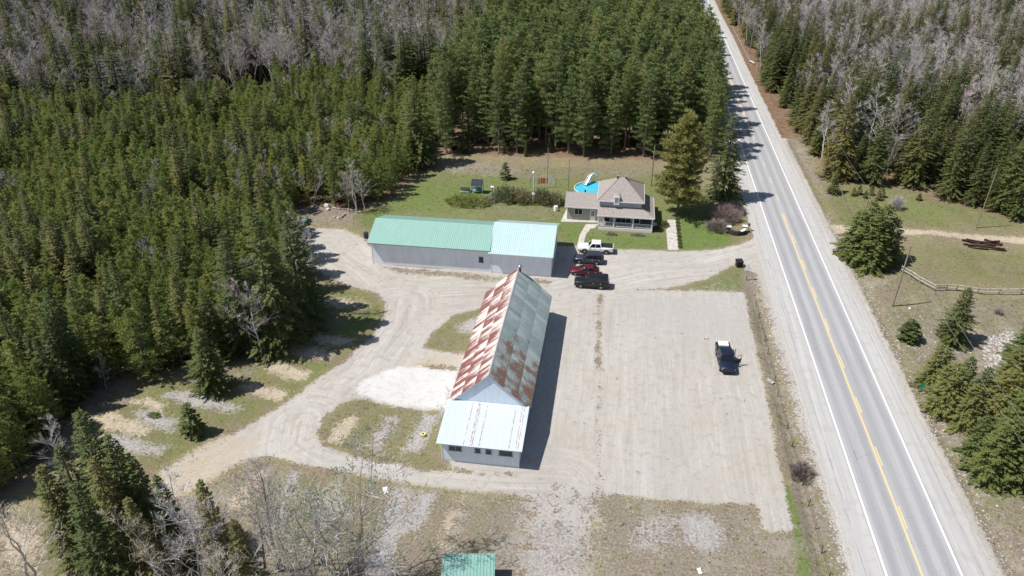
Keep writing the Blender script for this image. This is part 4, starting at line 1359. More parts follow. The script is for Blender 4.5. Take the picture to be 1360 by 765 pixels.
# local frame: x forward, y left, z up
STYLE = {
    # body stations: (x, half width, bottom, top); cabin: windscreen base, roof front, roof rear, tail base, half widths, belt, roof
    'suv': dict(L=4.85, st=[(-2.42, .78, .50, .92), (-2.34, .90, .38, 1.06), (-1.5, .95, .30, 1.07), (0.6, .95, .28, 1.04), (1.2, .94, .30, 1.03), (2.05, .90, .36, .94), (2.36, .80, .42, .82), (2.43, .68, .48, .70)],
                cab=(0.95, 0.25, -2.0, -2.36, .90, .72, 1.03, 1.74), sides=[(0.10, .46), (.49, .78), (.81, .95)], wb=(1.45, -1.40), wr=.36),
    'big_suv': dict(L=5.3, st=[(-2.65, .86, .52, 1.05), (-2.58, .97, .42, 1.18), (-1.5, 1.01, .36, 1.18), (0.6, 1.01, .34, 1.17), (1.15, 1.0, .36, 1.17), (2.3, .97, .40, 1.10), (2.60, .88, .46, 1.0), (2.65, .78, .52, .88)],
                    cab=(1.15, 0.62, -2.45, -2.6, .96, .80, 1.16, 1.92), sides=[(.08, .36), (.39, .66), (.69, .96)], wb=(1.62, -1.50), wr=.40),
    'hatch': dict(L=4.6, st=[(-2.30, .74, .48, .86), (-2.22, .86, .36, .98), (-1.4, .90, .26, 1.0), (0.5, .90, .25, .95), (1.0, .90, .27, .94), (1.9, .85, .34, .82), (2.22, .74, .40, .70), (2.30, .62, .44, .60)],
                  cab=(0.95, 0.05, -1.35, -2.15, .85, .64, .94, 1.48), sides=[(.12, .50), (.53, .86)], wb=(1.38, -1.32), wr=.33),
    'pickup': dict(L=5.85, st=[(-2.92, .92, .58, 1.12), (-2.86, .97, .50, 1.22), (-1.0, .99, .44, 1.22), (-0.9, 1.0, .42, 1.16), (0.9, 1.0, .40, 1.14), (1.3, .99, .42, 1.14), (2.55, .96, .46, 1.08), (2.86, .88, .52, .98), (2.93, .78, .56, .86)],
                   cab=(1.30, 0.70, -0.80, -0.98, .95, .76, 1.14, 1.86), sides=[(.10, .50), (.54, .92)], wb=(1.80, -1.75), wr=.41),
}


def vehicle(name, label, style, paint, loc, heading, cat, bed=None, group=None, chrome='lamp_clear'):
    S = STYLE[style]
    root = empty(name, loc, heading, label, cat, group)
    # lower body: lofted rings
    v, f = [], []
    for x, w, zb, zt in S['st']:
        zm = zb + (zt - zb) * 0.55
        v += [(x, -w + .10, zb), (x, -w + .02, zb + .10), (x, -w, zm), (x, -w + .035, zt - .06), (x, -w + .12, zt), (x, 0, zt + .025), (x, w - .12, zt), (x, w - .035, zt - .06), (x, w, zm), (x, w - .02, zb + .10), (x, w - .10, zb)]
    n = 11
    for k in range(len(S['st']) - 1):
        for j in range(n):
            a, b = k * n + j, k * n + (j + 1) % n
            f.append((a, b, b + n, a + n))
    f += [tuple(range(n - 1, -1, -1)), tuple(range((len(S['st']) - 1) * n, len(S['st']) * n))]
    body = MB().add(v, f).build('body', paint, root, smooth=True)
    xa, xb, xc, xd, wb, wt, zb, zt = S['cab']
    lo = [(xa, -wb, zb), (xa, wb, zb), (xd, wb, zb), (xd, -wb, zb)]
    hi = [(xb, -wt, zt), (xb, wt, zt), (xc, wt, zt), (xc, -wt, zt)]
    cab = MB().add(lo + hi, [(0, 3, 2, 1), (4, 5, 6, 7), (0, 1, 5, 4), (1, 2, 6, 5), (2, 3, 7, 6), (3, 0, 4, 7)]).build('cabin', paint, root, bevel=0.07, smooth=True)

    def pane(nm, q, u0, u1, v0, v1):
        q = [Vector(p) for p in q]
        bil = lambda u, w_: (q[0] * (1 - u) + q[1] * u) * (1 - w_) + (q[3] * (1 - u) + q[2] * u) * w_
        c = [bil(u0, v0), bil(u1, v0), bil(u1, v1), bil(u0, v1)]
        nn = (c[1] - c[0]).cross(c[3] - c[0]).normalized()
        mid = sum(c, Vector()) / 4 - Vector(((xb + xc) / 2, 0, (zb + zt) / 2))
        if nn.dot(mid) < 0:
            c = c[::-1]
            nn = -nn
        MB().slab([p + nn * 0.012 for p in c], 0.03).build(nm, 'car_glass', cab)
    pane('windscreen', [lo[0], lo[1], hi[1], hi[0]], .06, .94, .08, .92)
    pane('rear_window', [lo[2], lo[3], hi[3], hi[2]], .10, .90, .22, .90)
    for u0, u1 in S['sides']:
        pane('side_window', [lo[1], lo[2], hi[2], hi[1]], u0, u1, .12, .88)
        pane('side_window', [lo[0], lo[3], hi[3], hi[0]], u0, u1, .12, .88)
    # wheels
    wme = MB().lathe((0, 0, 0), (0, 1, 0), [(S['wr'] * .62, -.11), (S['wr'] * .93, -.12), (S['wr'], -.07), (S['wr'], .07), (S['wr'] * .93, .12), (S['wr'] * .62, .11)], 20).mesh('tyre', 'rubber', True)
    rim = MB().lathe((0, 0, 0), (0, 1, 0), [(S['wr'] * .63, -.112), (S['wr'] * .60, .113), (S['wr'] * .52, .10), (S['wr'] * .16, .09), (S['wr'] * .12, .12)], 14)
    for k in range(5):
        t = 2 * math.pi * k / 5
        c, s = math.cos(t), math.sin(t)
        rim.tube((c * .06, .115, s * .06), (c * S['wr'] * .58, .118, s * S['wr'] * .58), .035, .03, 6)
    rme = rim.mesh('rim', 'galvanised')
    hw = S['st'][2][1]
    arch = MB()
    for x in S['wb']:
        for sgn in (1, -1):
            w = empty('wheel', (x, sgn * (hw - .10), S['wr'] - .01), 0 if sgn > 0 else math.pi)
            w.parent = root
            place(wme, 'tyre', w)
            place(rme, 'rim', w)
            MB().lathe((x, sgn * (hw - .06), S['wr'] + .01), (0, sgn, 0), [(S['wr'] + .09, -.12), (S['wr'] + .09, .064), (S['wr'] + .03, .066)], 20).build('wheel_arch', 'car_trim', root)
    # lamps, bumpers, mirrors, sills
    xf, xr = S['st'][-2][0], S['st'][0][0]
    zf, zr = S['st'][-2][3], S['st'][1][3]
    for sgn in (1, -1):
        wf = S['st'][-2][1]
        MB().box(xf - .16, xf + .025, min(sgn * (wf - .34), sgn * (wf - .02)), max(sgn * (wf - .34), sgn * (wf - .02)), zf - .20, zf - .04).build('headlight', 'lamp_clear', root, bevel=.03)
        wr_ = S['st'][1][1]
        MB().box(xr - .02, xr + .12, min(sgn * (wr_ - .20), sgn * (wr_ + .0)), max(sgn * (wr_ - .20), sgn * (wr_ + .0)), zr - .40, zr - .08).build('tail_light', 'lamp_red', root, bevel=.02)
        MB().box(xa - .28, xa - .14, min(sgn * (wb + .02), sgn * (wb + .24)), max(sgn * (wb + .02), sgn * (wb + .24)), zb + .04, zb + .20).build('wing_mirror', paint, root, bevel=.03)
        MB().box(S['wb'][1] + S['wr'] + .1, S['wb'][0] - S['wr'] - .1, min(sgn * (hw - .08), sgn * (hw + .012)), max(sgn * (hw - .08), sgn * (hw + .012)), .29, .42).build('sill', 'car_trim', root)
        for u0, u1 in S['sides'][:2]:
            x = xa + (xd - xa) * u1 - .05
            MB().box(x - .09, x + .09, min(sgn * (hw - .06), sgn * (hw + .02)), max(sgn * (hw - .06), sgn * (hw + .02)), zb - .16, zb - .12).build('door_handle', chrome, root)
            MB().box(x + .125, x + .137, min(sgn * (hw - .2), sgn * (hw + .003)), max(sgn * (hw - .2), sgn * (hw + .003)), .45, zb - .05).build('door_gap', 'car_trim', root)
    MB().box(xf - .05, xf + .06, -S['st'][-2][1] + .36, S['st'][-2][1] - .36, zf - .22, zf - .06).build('grille', 'car_trim', root, bevel=.02)
    MB().box(xf - .10, xf + .075, -S['st'][-2][1] + .04, S['st'][-2][1] - .04, .36, .54).build('front_bumper', 'car_trim', root, bevel=.04)
    MB().box(xr - .07, xr + .1, -S['st'][1][1] + .05, S['st'][1][1] - .05, .44, .60).build('rear_bumper', 'car_trim', root, bevel=.04)
    if bed:
        MB().box(S['st'][0][0] + .12, xd - .04, -.80, .80, 1.20, 1.285).build('bed_cover', bed, root, bevel=.02)
        MB().box(S['st'][0][0] + .02, S['st'][0][0] + .10, -.85, .85, .70, 1.24).build('tailgate', paint, root)
    elif style in ('suv', 'big_suv'):
        for sgn in (1, -1):
            MB().tube((xb - .25, sgn * (wt - .10), zt + .05), (xc + .2, sgn * (wt - .10), zt + .05), .025, n=6).build('roof_rail', 'car_trim', root)
    return root


W2 = math.pi        # the parked row noses west
GRP = None
vehicle('pickup_truck', 'white crew cab pickup truck with black bed cover parked beside the lawn', 'pickup', 'paint_truck_white', spot(791, 334), W2 + .02, 'pickup', 'bed_cover')
vehicle('parked_car', 'slate grey crossover parked between the white pickup and the maroon car', 'suv', 'paint_slate', spot(781.5, 348), W2 - .01, 'car')
vehicle('parked_car', 'maroon hatchback parked between the grey crossover and the black one', 'hatch', 'paint_maroon', spot(776, 363.5), W2 + .02, 'car')
vehicle('parked_car', 'big black sport utility vehicle at the barn end of the parked row', 'big_suv', 'paint_black', spot(785.5, 380), W2, 'car')
tr = vehicle('pickup_truck', 'dark navy pickup with its driver door open, alone in the gravel lot', 'pickup', 'paint_navy', Vector((16.25, 83.9, 0)), -math.pi / 2 + .05, 'pickup', 'bed_cover')
MB().box(-2.78, -1.75, -.68, .62, 1.286, 1.50).build('white_box', 'white_plastic', tr, bevel=.03)
# its driver door stands open, the one behind ajar
dm = MB().box(-1.0, 0, -.03, .03, .48, 1.12)
d1 = dm.build('open_door', 'paint_navy', tr, (1.05, 1.0, 0))
d1.rotation_euler.z = -math.radians(62)
MB().tube((-.15, 0, 1.12), (-.45, 0, 1.72), .03, n=6).tube((-.45, 0, 1.72), (-1.0, 0, 1.72), .03, n=6).tube((-1.0, 0, 1.72), (-1.0, 0, 1.1), .03, n=6).build('window_frame', 'paint_navy', d1)
MB().box(-.95, -.05, .031, .05, .55, 1.05).build('door_card', 'car_trim', d1)
d2 = MB().box(-.85, 0, -.03, .03, .48, 1.12).build('open_door', 'paint_navy', tr, (-.02, 1.0, 0))
d2.rotation_euler.z = -math.radians(25)
MB().tube((-.05, 0, 1.12), (-.05, 0, 1.72), .03, n=6).tube((-.05, 0, 1.72), (-.8, 0, 1.72), .03, n=6).tube((-.8, 0, 1.72), (-.8, 0, 1.1), .03, n=6).build('window_frame', 'paint_navy', d2)


# ------------------------------------------------------------------ poles and wires
def utility_pole(px, py, h, label, arm=True, lean=(0, 0), name='utility_pole', r=.15):
    p = spot(px, py)
    o = empty(name, p, 0, label, 'pole')
    top = Vector((lean[0], lean[1], h))
    MB().tube((0, 0, -.3), top, r, r * .68, 10).build('shaft', 'pole_wood', o)
    if arm:
        MB().box(-.9, .9, -.05, .05, h - .75, h - .63).build('crossarm', 'grey_wood', o, (top.x, top.y, 0))
        for x in (-.8, 0, .8):
            MB().lathe((top.x + x, top.y, h - .63 if x else h), (0, 0, 1), [(.04, 0), (.065, .05), (.05, .11), (.03, .15)], 8).build('insulator', 'white_plastic', o)
    return o, p + top


P1, t1 = utility_pole(1185.1, 406.7, 10.0, 'leaning wooden utility pole on the grass bank by the log fence', False, (.1, .1))
P2, t2 = utility_pole(1058.5, 150, 8.6, 'grey utility pole at the wood edge beyond the highway with a transformer', True)
MB().lathe((.32, 0, 6.9), (0, 0, 1), [(.24, 0), (.26, .08), (.26, .75), (.18, .85)], 12).build('transformer', 'galvanised', P2)
P3, t3 = utility_pole(1296.6, 303, 11.0, 'thin tall pole standing in the field in front of the dark spruces', False, (.1, 0), r=.10)
P4, t4 = utility_pole(1147, 290, 5.0, 'short service pole behind the big roadside spruces', False, r=.10)
P5, t5 = utility_pole(1132, 287, 5.2, 'weathered pole slanting over toward the highway by the track', False, (-3.0, 2.0), r=.09)
P6, t6 = utility_pole(727, 240, 7.0, 'thin pole at the clothesline behind the thicket', False, r=.08)
P7, t7 = utility_pole(754.5, 254, 6.6, 'thin grey pole standing by the pool and the wing', False, r=.08)
P8, t8 = utility_pole(864.5, 247, 8.5, 'dark wooden pole behind the east porch of the farmhouse', False, r=.14)
P9, t9 = utility_pole(945, 282, 10.5, 'wooden utility pole between the big pine and the roadside spruce', True)


def wire(label, a, b, sag, r=.012):
    mb = MB()
    a, b = Vector(a), Vector(b)
    n = 14
    pts = [a.lerp(b, k / n) - Vector((0, 0, sag * 4 * (k / n) * (1 - k / n))) for k in range(n + 1)]
    for p, q in zip(pts[:-1], pts[1:]):
        mb.tube(p, q, r, n=4, cap=False)
    tag(mb.build('overhead_wire', 'wire'), label, 'wire')


simple('wire', (0.35, 0.35, 0.36), 0.5, 0.4)
south = Vector((43.2, 40, 9.4))
wire('overhead wire from the leaning pole down the roadside spruces', t1, south, 1.1, .016)
wire('lower overhead wire from the leaning pole down the roadside spruces', t1 - Vector((0, 0, 1.3)), south - Vector((0.6, 0, 1.2)), 1.3, .014)
wire('overhead wire strung from the leaning pole to the transformer pole', t1, t2, 1.6, .014)
wire('overhead wire crossing the field to the thin tall pole', t4, t3, .7, .012)
wire('service wire from the roadside pole to the farmhouse', t9, Vector((5.0, 131, 6.2)), .8, .012)


def lamp_post():
    p = spot(708, 271)
    o = empty('yard_lamp', p, 0, 'slim white yard lamp post at the edge of the thicket', 'lamp')
    MB().tube((0, 0, -.2), (0, 0, 6.2), .06, .045, 10).build('post', 'trim_white', o)
    MB().lathe((0, 0, 6.1), (0, 0, 1), [(.10, 0), (.24, .12), (.26, .3), (.12, .5)], 12).build('lamp_head', 'white_plastic', o, smooth=True)
    MB().box(-.22, .30, -.16, .10, 1.9, 2.3).build('control_box', 'white_plastic', o, bevel=.02)


lamp_post()


def clothesline():
    a, b = spot(704, 250), spot(738, 249)
    o = empty('clothesline', a, 0, 'clothesline behind the thicket', 'clothesline')
    d = b - a
    for q in (Vector(), d):
        MB().tube(q, q + Vector((0, 0, 2.15)), .06, n=8).build('post', 'grey_wood', o)
    MB().tube(Vector((0, 0, 2.1)), d + Vector((0, 0, 2.1)), .012, n=4).build('line', 'wire', o)
    for k, (t, w, l, mat, lab) in enumerate([(.06, .45, .9, 'white_cloth', 'white shirt hanging at the lamp end of the clothesline'), (.20, .35, 1.1, 'white_cloth', 'long white cloth on the line beside the pink one'), (.34, .5, 1.25, 'pink_cloth', 'pale pink cloth hanging left of the orange towel'), (.50, .95, 1.2, 'orange_cloth', 'wide orange towel hanging on the clothesline'),
                                             (.66, .5, 1.3, 'pink_cloth', 'pink cloth hanging past the orange towel'), (.80, .4, 1.1, 'white_cloth', 'narrow white cloth on the line next to the end one'), (.92, .35, 1.2, 'white_cloth', 'white cloth hanging at the pool end of the clothesline')]):
        c = a + d * t + Vector((0, 0, 2.10))
        u = d.normalized()
        sd = u.cross(Vector((0, 0, 1)))
        v, f = [], []
        nn = 6
        for j in range(nn + 1):
            off = sd * (.05 * math.sin(j * 1.7 + k))
            x = u * (w * (j / nn - .5))
            v += [c + x, c + x + off * .6 - Vector((0, 0, l * .5)), c + x * .94 + off - Vector((0, 0, l))]
        for j in range(nn):
            f += [(j * 3, j * 3 + 3, j * 3 + 4, j * 3 + 1), (j * 3 + 1, j * 3 + 4, j * 3 + 5, j * 3 + 2)]
        m2 = MB().add(v, f)
        m2.add([p + sd * .02 for p in v], [tuple(reversed(q)) for q in f])
        tag(m2.build('laundry', mat), lab, 'laundry')


clothesline()


def garden_swing():
    p = spot(634, 256)
    o = empty('garden_swing', p, .05, 'garden swing seat under a dark sloping canopy on the lawn', 'swing')
    MB().slab([(-1.15, -.75, 1.75), (1.15, -.75, 1.75), (1.15, .75, 2.55), (-1.15, .75, 2.55)], .06).build('canopy', 'navy_cloth', o)
    for x in (-1.05, 1.05):
        for y, z in ((-.75, 1.72), (.7, 2.45)):
            MB().tube((x * 1.08, y * 1.25, 0), (x, y, z), .045, n=6).build('leg', 'teal_paint', o)
    MB().box(-.95, .95, -.3, .3, .45, .55).build('seat', 'teal_paint', o)
    MB().box(-.95, .95, .26, .34, .55, 1.15).build('backrest', 'teal_paint', o)
    p = spot(618, 255)
    o = empty('garden_table', p, .05, 'dark garden table with benches next to the swing', 'table')
    MB().box(-.95, .95, -.55, .55, .72, .80).build('table_top', 'navy_cloth', o)
    for y in (-.95, .95):
        MB().box(-.95, .95, y - .16, y + .16, .42, .47).build('bench', 'teal_paint', o)
    for x in (-.7, .7):
        MB().tube((x, -.95, 0), (x, .3, .72), .04, n=6).build('leg', 'teal_paint', o)
        MB().tube((x, .95, 0), (x, -.3, .72), .04, n=6).build('leg', 'teal_paint', o)


garden_swing()


def bird_feeder(px, py, h, label):
    p = spot(px, py)
    o = empty('bird_feeder', p, 0, label, 'feeder')
    MB().tube((0, 0, 0), (0, 0, h), .05, n=8).build('post', 'dark_wood', o)
    MB().box(-.22, .22, -.2, .2, h, h + .42).build('box', 'white_plastic', o)
    MB().slab([(-.3, -.28, h + .42), (.3, -.28, h + .42), (.3, 0, h + .6), (-.3, 0, h + .6)], .03).slab([(-.3, 0, h + .6), (.3, 0, h + .6), (.3, .28, h + .42), (-.3, .28, h + .42)], .03).build('roof', 'white_plastic', o)


bird_feeder(654, 259, 1.3, 'white bird feeder on a post between hedge and thicket')


def barrel(px, py, r, h, mat, label, cat='barrel'):
    p = spot(px, py)
    o = empty('barrel', p, 0, label, cat)
    MB().lathe((0, 0, 0), (0, 0, 1), [(r * .92, 0), (r, .05), (r, h * .33), (r * 1.03, h * .35), (r, h * .37), (r, h * .65), (r * 1.03, h * .67), (r, h * .69), (r, h - .05), (r * .92, h)], 14).build('drum', mat, o, smooth=False)
    MB().lathe((0, 0, h), (0, 0, 1), [(r * .8, .002), (r * .8, .03), (r * .2, .04)], 14).build('lid', mat, o)


barrel(738, 280, .38, .95, 'white_plastic', 'white barrel standing at the corner of the wing')
barrel(486.5, 316, .42, 1.05, 'dark_metal', 'dark steel drum against the west end of the long garage')
barrel(557, 214, .35, .9, 'white_plastic', 'white drum in the shade at the lawn corner by the woods')
barrel(561, 222, .32, .8, 'galvanised', 'grey drum on the lawn corner by the woods')


# ------------------------------------------------------------------ entrance pieces
def entrance_wall():
    c = spot(977, 308)
    o = empty('entrance_wall', c, 0, 'low curved black stone wall with white cap at the drive entrance', 'wall')
    v, f, w2, f2 = [], [], [], []
    n = 12
    R0, R1, hh = 1.25, 1.65, .8
    for k in range(n + 1):
        t = math.radians(200 + 165 * k / n)
        for r, z in ((R0, -.1), (R1, -.1), (R1, hh), (R0, hh)):
            v.append((r * math.cos(t), r * math.sin(t), z))
        for r, z in ((R0 - .06, hh + .002), (R1 + .06, hh + .002), (R1 + .06, hh + .09), (R0 - .06, hh + .09)):
            w2.append((r * math.cos(t), r * math.sin(t), z))
    for k in range(n):
        for j in range(4):
            q = (k * 4 + j, k * 4 + (j + 1) % 4, (k + 1) * 4 + (j + 1) % 4, (k + 1) * 4 + j)
            f.append(q)
            if k > n * .5:
                f2.append(q)
    f += [(0, 1, 2, 3), (n * 4 + 3, n * 4 + 2, n * 4 + 1, n * 4)]
    MB().add(v, f).build('wall', 'black_stone', o)
    MB().add(w2, f2).build('cap', 'white_plastic', o)
    for t in (200, 365):
        x, y = 1.45 * math.cos(math.radians(t)), 1.45 * math.sin(math.radians(t))
        q = MB().box(x - .28, x + .28, y - .28, y + .28, -.1, 1.15).build('pillar', 'black_stone', o)
        MB().box(x - .42, x + .42, y - .36, y + .36, 1.152, 1.27).build('pillar_cap', 'white_plastic', q)


entrance_wall()


def entrance_post():
    p = spot(991, 372)
    o = empty('entrance_sign', p, 0, 'wooden entrance post carrying small white boards at the fence end', 'sign')
    MB().tube((0, 0, -.2), (0, 0, 2.6), .09, .08, 8).build('post', 'pole_wood', o)
    MB().box(-.55, .55, -.12, -.09, 1.75, 2.35).build('board', 'white_plastic', o)
    MB().box(-.30, .12, -.14, -.11, 2.45, 2.95).build('board', 'white_plastic', o)
    MB().box(.05, .10, -.14, -.10, .9, 1.7).build('bracket', 'white_plastic', o)
    p = spot(981, 354)
    o = empty('trash_bin', p, .2, 'black wheeled bin at the drive entrance beside the white boards', 'bin')
    MB().add([(-.42, -.42, 0), (.42, -.42, 0), (.42, .42, 0), (-.42, .42, 0), (-.52, -.52, 1.05), (.52, -.52, 1.05), (.52, .52, 1.05), (-.52, .52, 1.05)], [(3, 2, 1, 0), (4, 5, 6, 7), (0, 1, 5, 4), (1, 2, 6, 5), (2, 3, 7, 6), (3, 0, 4, 7)]).build('bin_body', 'car_trim', o)
    MB().slab([(-.56, -.58, 1.06), (.56, -.58, 1.06), (.56, .58, 1.16), (-.56, .58, 1.16)], .04).build('lid', 'car_trim', o)
    for x in (-.4, .4):
        MB().lathe((x, .5, .12), (1, 0, 0), [(.12, -.04), (.13, 0), (.12, .04)], 10).build('wheel', 'rubber', o)
    p = Vector((24.2, 124.6, .0))
    o = empty('mailbox', p, 0, 'black mailbox on a post at the highway shoulder', 'mailbox')
    MB().tube((0, 0, 0), (0, 0, 1.1), .06, n=8).build('post', 'grey_wood', o)
    MB().lathe((0, -.3, 1.25), (0, 1, 0), [(.16, 0), (.17, .02), (.17, .58), (.16, .6)], 12).build('box', 'dark_metal', o)
    MB().box(.17, .19, -.1, .1, 1.3, 1.5).build('flag', 'lamp_red', o)


entrance_post()


# ------------------------------------------------------------------ fences
def lot_fence():
    o = empty('wire_fence', (22.25, 50, 0), 0, 'low rusty wire fence along the ditch beside the highway', 'fence')
    for k in range(19):
        y = 47.5 + k * 3.05
        x = 22.25 + .35 * max(0, (75 - y) / 25) + random.uniform(-.06, .06)
        z = float(hgt(x, y))
        ln = Vector((random.uniform(-.14, .14), random.uniform(-.12, .12), random.uniform(.95, 1.15)))
        q = Vector((x - 22.25, y - 50, z))
        MB().tube(q - Vector((0, 0, .2)), q + ln, .05, .045, 7).build('post', 'rust' if k % 3 else 'grey_wood', o)
    mb = MB()
    pts = [Vector((.35 * max(0, (75 - y) / 25), y - 50, float(hgt(22.25, y)) + .85 + .05 * math.sin(y))) for y in np.arange(47.5, 102.6, 1.5)]
    for a, b in zip(pts[:-1], pts[1:]):
        mb.tube(a, b, .014, n=4, cap=False)
        mb.tube(a - Vector((0, 0, .4)), b - Vector((0, 0, .42)), .012, n=4, cap=False)
    mb.build('fence_wire', 'rust', o)


lot_fence()


def log_fence():
    pts = [spot(*q) for q in [(1196, 361), (1208, 367), (1221, 376), (1241, 386), (1256, 385), (1270, 386), (1298, 390), (1326, 391), (1356, 391), (1386, 393)]]
    o = empty('log_fence', pts[0], 0, 'weathered grey log rail fence zigzagging across the field', 'fence')
    base = pts[0]
    for k, p in enumerate(pts):
        q = p - base
        MB().tube(q - Vector((0, 0, .2)), q + Vector((random.uniform(-.05, .05), 0, 1.15)), .10, .09, 8).build('post', 'grey_wood', o)
    for a, b in zip(pts[:-1], pts[1:]):
        a, b = a - base, b - base
        for z in (1.0, .5):
            j = random.uniform(-.06, .06)
            MB().tube(a + Vector((0, -.12, z + j)), b + Vector((0, -.12, z - j)), .085, .07, 7).build('rail', 'log_wood', o)


log_fence()


def guardrail():
    a, b = spot(996, 83), spot(972, 36)
    o = empty('guardrail', a, 0, 'steel guardrail on the far shoulder of the highway', 'guardrail')
    d = (b - a)
    n = 9
    for k in range(n):
        q = d * (k / (n - 1))
        MB().box(q.x - .07, q.x + .07, q.y - .1, q.y + .1, -.1, .72).build('post', 'grey_wood', o)
    prof = [(-.11, .42), (-.17, .50), (-.11, .58), (-.17, .66), (-.11, .74)]
    v, f = [], []
    for k in range(n):
        q = d * (k / (n - 1))
        flare = .0
        v += [(q.x + x + flare, q.y, z) for x, z in prof] + [(q.x + x - .02, q.y, z) for x, z in prof]
    for k in range(n - 1):
        for j in range(4):
            f += [(k * 10 + j, k * 10 + j + 1, k * 10 + 11 + j, k * 10 + 10 + j), (k * 10 + 5 + j, k * 10 + 15 + j, k * 10 + 16 + j, k * 10 + 6 + j)]
    MB().add(v, f).build('rail', 'galvanised', o)
    e = MB().add([(-.12, 0, .40), (-.12, 0, .76), (.9, -2.6, .76), (.9, -2.6, .40), (-.16, 0, .40), (-.16, 0, .76), (.86, -2.64, .76), (.86, -2.64, .40)], [(0, 1, 2, 3), (7, 6, 5, 4), (0, 4, 5, 1), (1, 5, 6, 2), (2, 6, 7, 3), (3, 7, 4, 0)])
    e.build('end_rail', 'white_plastic', o)


guardrail()


def road_sign():
    p = spot(1221, 524)
    o = empty('road_sign', p, 0, 'small green roadside marker sign in front of the cedars', 'sign')
    MB().tube((0, 0, -.1), (0, 0, 1.2), .03, n=6).build('post', 'rust', o)
    MB().box(-.28, .28, -.03, -.005, .95, 1.75).build('plate', 'sign_green', o)


road_sign()


# ------------------------------------------------------------------ junk and oddments
def rusty_beams():
    spec = [((1277, 320), (1331, 326), .35), ((1279, 325), (1334, 334), .30), ((1288, 329), (1312, 332), .12), ((1306, 321), (1329, 327), .55), ((1282, 321), (1318, 330), .62), ((1290, 324), (1337, 334), .14), ((1300, 327), (1326, 325), .80), ((1285, 328), (1322, 329), .45)]
    labs = ['rusty beam at the back of the scrap stack in the field', 'long rusty beam at the front of the scrap stack', 'short rusty beam lying lowest on the grass', 'rusty beam lying on the track side of the scrap stack', 'rusty beam slung across the top of the scrap stack', 'rusty beam poking out beyond the end of the scrap stack', 'topmost short rusty beam of the scrap stack', 'rusty beam in the middle of the scrap stack']
    for (a, b, z), lab in zip(spec, labs):
        a, b = spot(*a), spot(*b)
        zz = max(a.z, b.z) + z
        d = (b - a).normalized()
        s = Vector((-d.y, d.x, 0)) * .14
        a = Vector((a.x, a.y, zz))
        b = Vector((b.x, b.y, zz + random.uniform(-.1, .1)))
        mb = MB()
        mb.slab([a - s, b - s, b + s, a + s], .04)
        mb.slab([a - s + Vector((0, 0, -.26)), b - s + Vector((0, 0, -.26)), b + s + Vector((0, 0, -.26)), a + s + Vector((0, 0, -.26))], .04)
        w = s * .15
        mb.slab([a - w - Vector((0, 0, .02)), b - w - Vector((0, 0, .02)), b - w - Vector((0, 0, .27)), a - w - Vector((0, 0, .27))], .04)
        tag(mb.build('steel_beam', 'rust'), lab, 'beam', 'rusty beams stacked in the field')


rusty_beams()


def tractor():
    p = spot(401, 299)
    o = empty('garden_tractor', p, .5, 'green garden tractor with grey hood parked by the wood edge', 'tractor')
    MB().box(-.2, 1.0, -.38, .38, .55, 1.05).build('hood', 'green_paint', o, bevel=.08)
    MB().box(-1.1, -.2, -.55, .55, .55, .72).build('deck', 'green_paint', o, bevel=.03)
    MB().box(-.95, -.45, -.28, .28, .73, .88).box(-1.05, -.92, -.28, .28, .88, 1.35).build('seat', 'yellow_paint', o, bevel=.04)
    MB().tube((-.2, 0, .9), (-.35, 0, 1.3), .03).lathe((-.36, 0, 1.3), (-.35, 0, 1), [(.2, 0), (.22, .02), (.2, .04)], 14).build('steering_wheel', 'car_trim', o)
    for x, y, r, w in ((.75, .5, .32, .18), (.75, -.5, .32, .18), (-.8, .66, .5, .28), (-.8, -.66, .5, .28)):
        wo = MB().lathe((x, y, r), (0, 1, 0), [(r * .5, -w / 2), (r, -w / 2 + .03), (r, w / 2 - .03), (r * .5, w / 2)], 16).build('wheel', 'rubber', o)
        MB().lathe((x, y, r), (0, 1, 0), [(r * .48, -w / 2 - .01), (r * .48, w / 2 + .01)], 12).build('hub', 'yellow_paint', wo)
    MB().box(-1.5, -1.1, -.5, .5, .5, 1.5).build('bagger', 'galvanised', o, bevel=.06)
    p = spot(405, 313)
    o = empty('flat_trailer', p, math.radians(-35), 'small grey flatbed trailer parked on the gravel by the trees', 'trailer')
    MB().box(-1.5, 1.5, -.95, .95, .50, .58).build('bed', 'galvanised', o)
    for y in (-.93, .93):
        MB().box(-1.5, 1.5, y - .03, y + .03, .58, .85).build('side_board', 'galvanised', o)
        MB().lathe((-.2, y * 1.12, .32), (0, 1, 0), [(.18, -.09), (.32, -.07), (.32, .07), (.18, .09)], 14).build('wheel', 'rubber', o)
        MB().box(-.6, .2, y * 1.12 - .14, y * 1.12 + .14, .68, .72).build('mudguard', 'galvanised', o)
    MB().tube((1.5, 0, .5), (2.5, 0, .45), .05).build('drawbar', 'dark_metal', o)
    for k, (x, y) in enumerate([(-.8, .2), (.1, -.3)]):
        MB().box(x - .35, x + .35, y - .3, y + .3, .582, .85).build('side_panel', 'white_plastic', o, bevel=.03)


tractor()


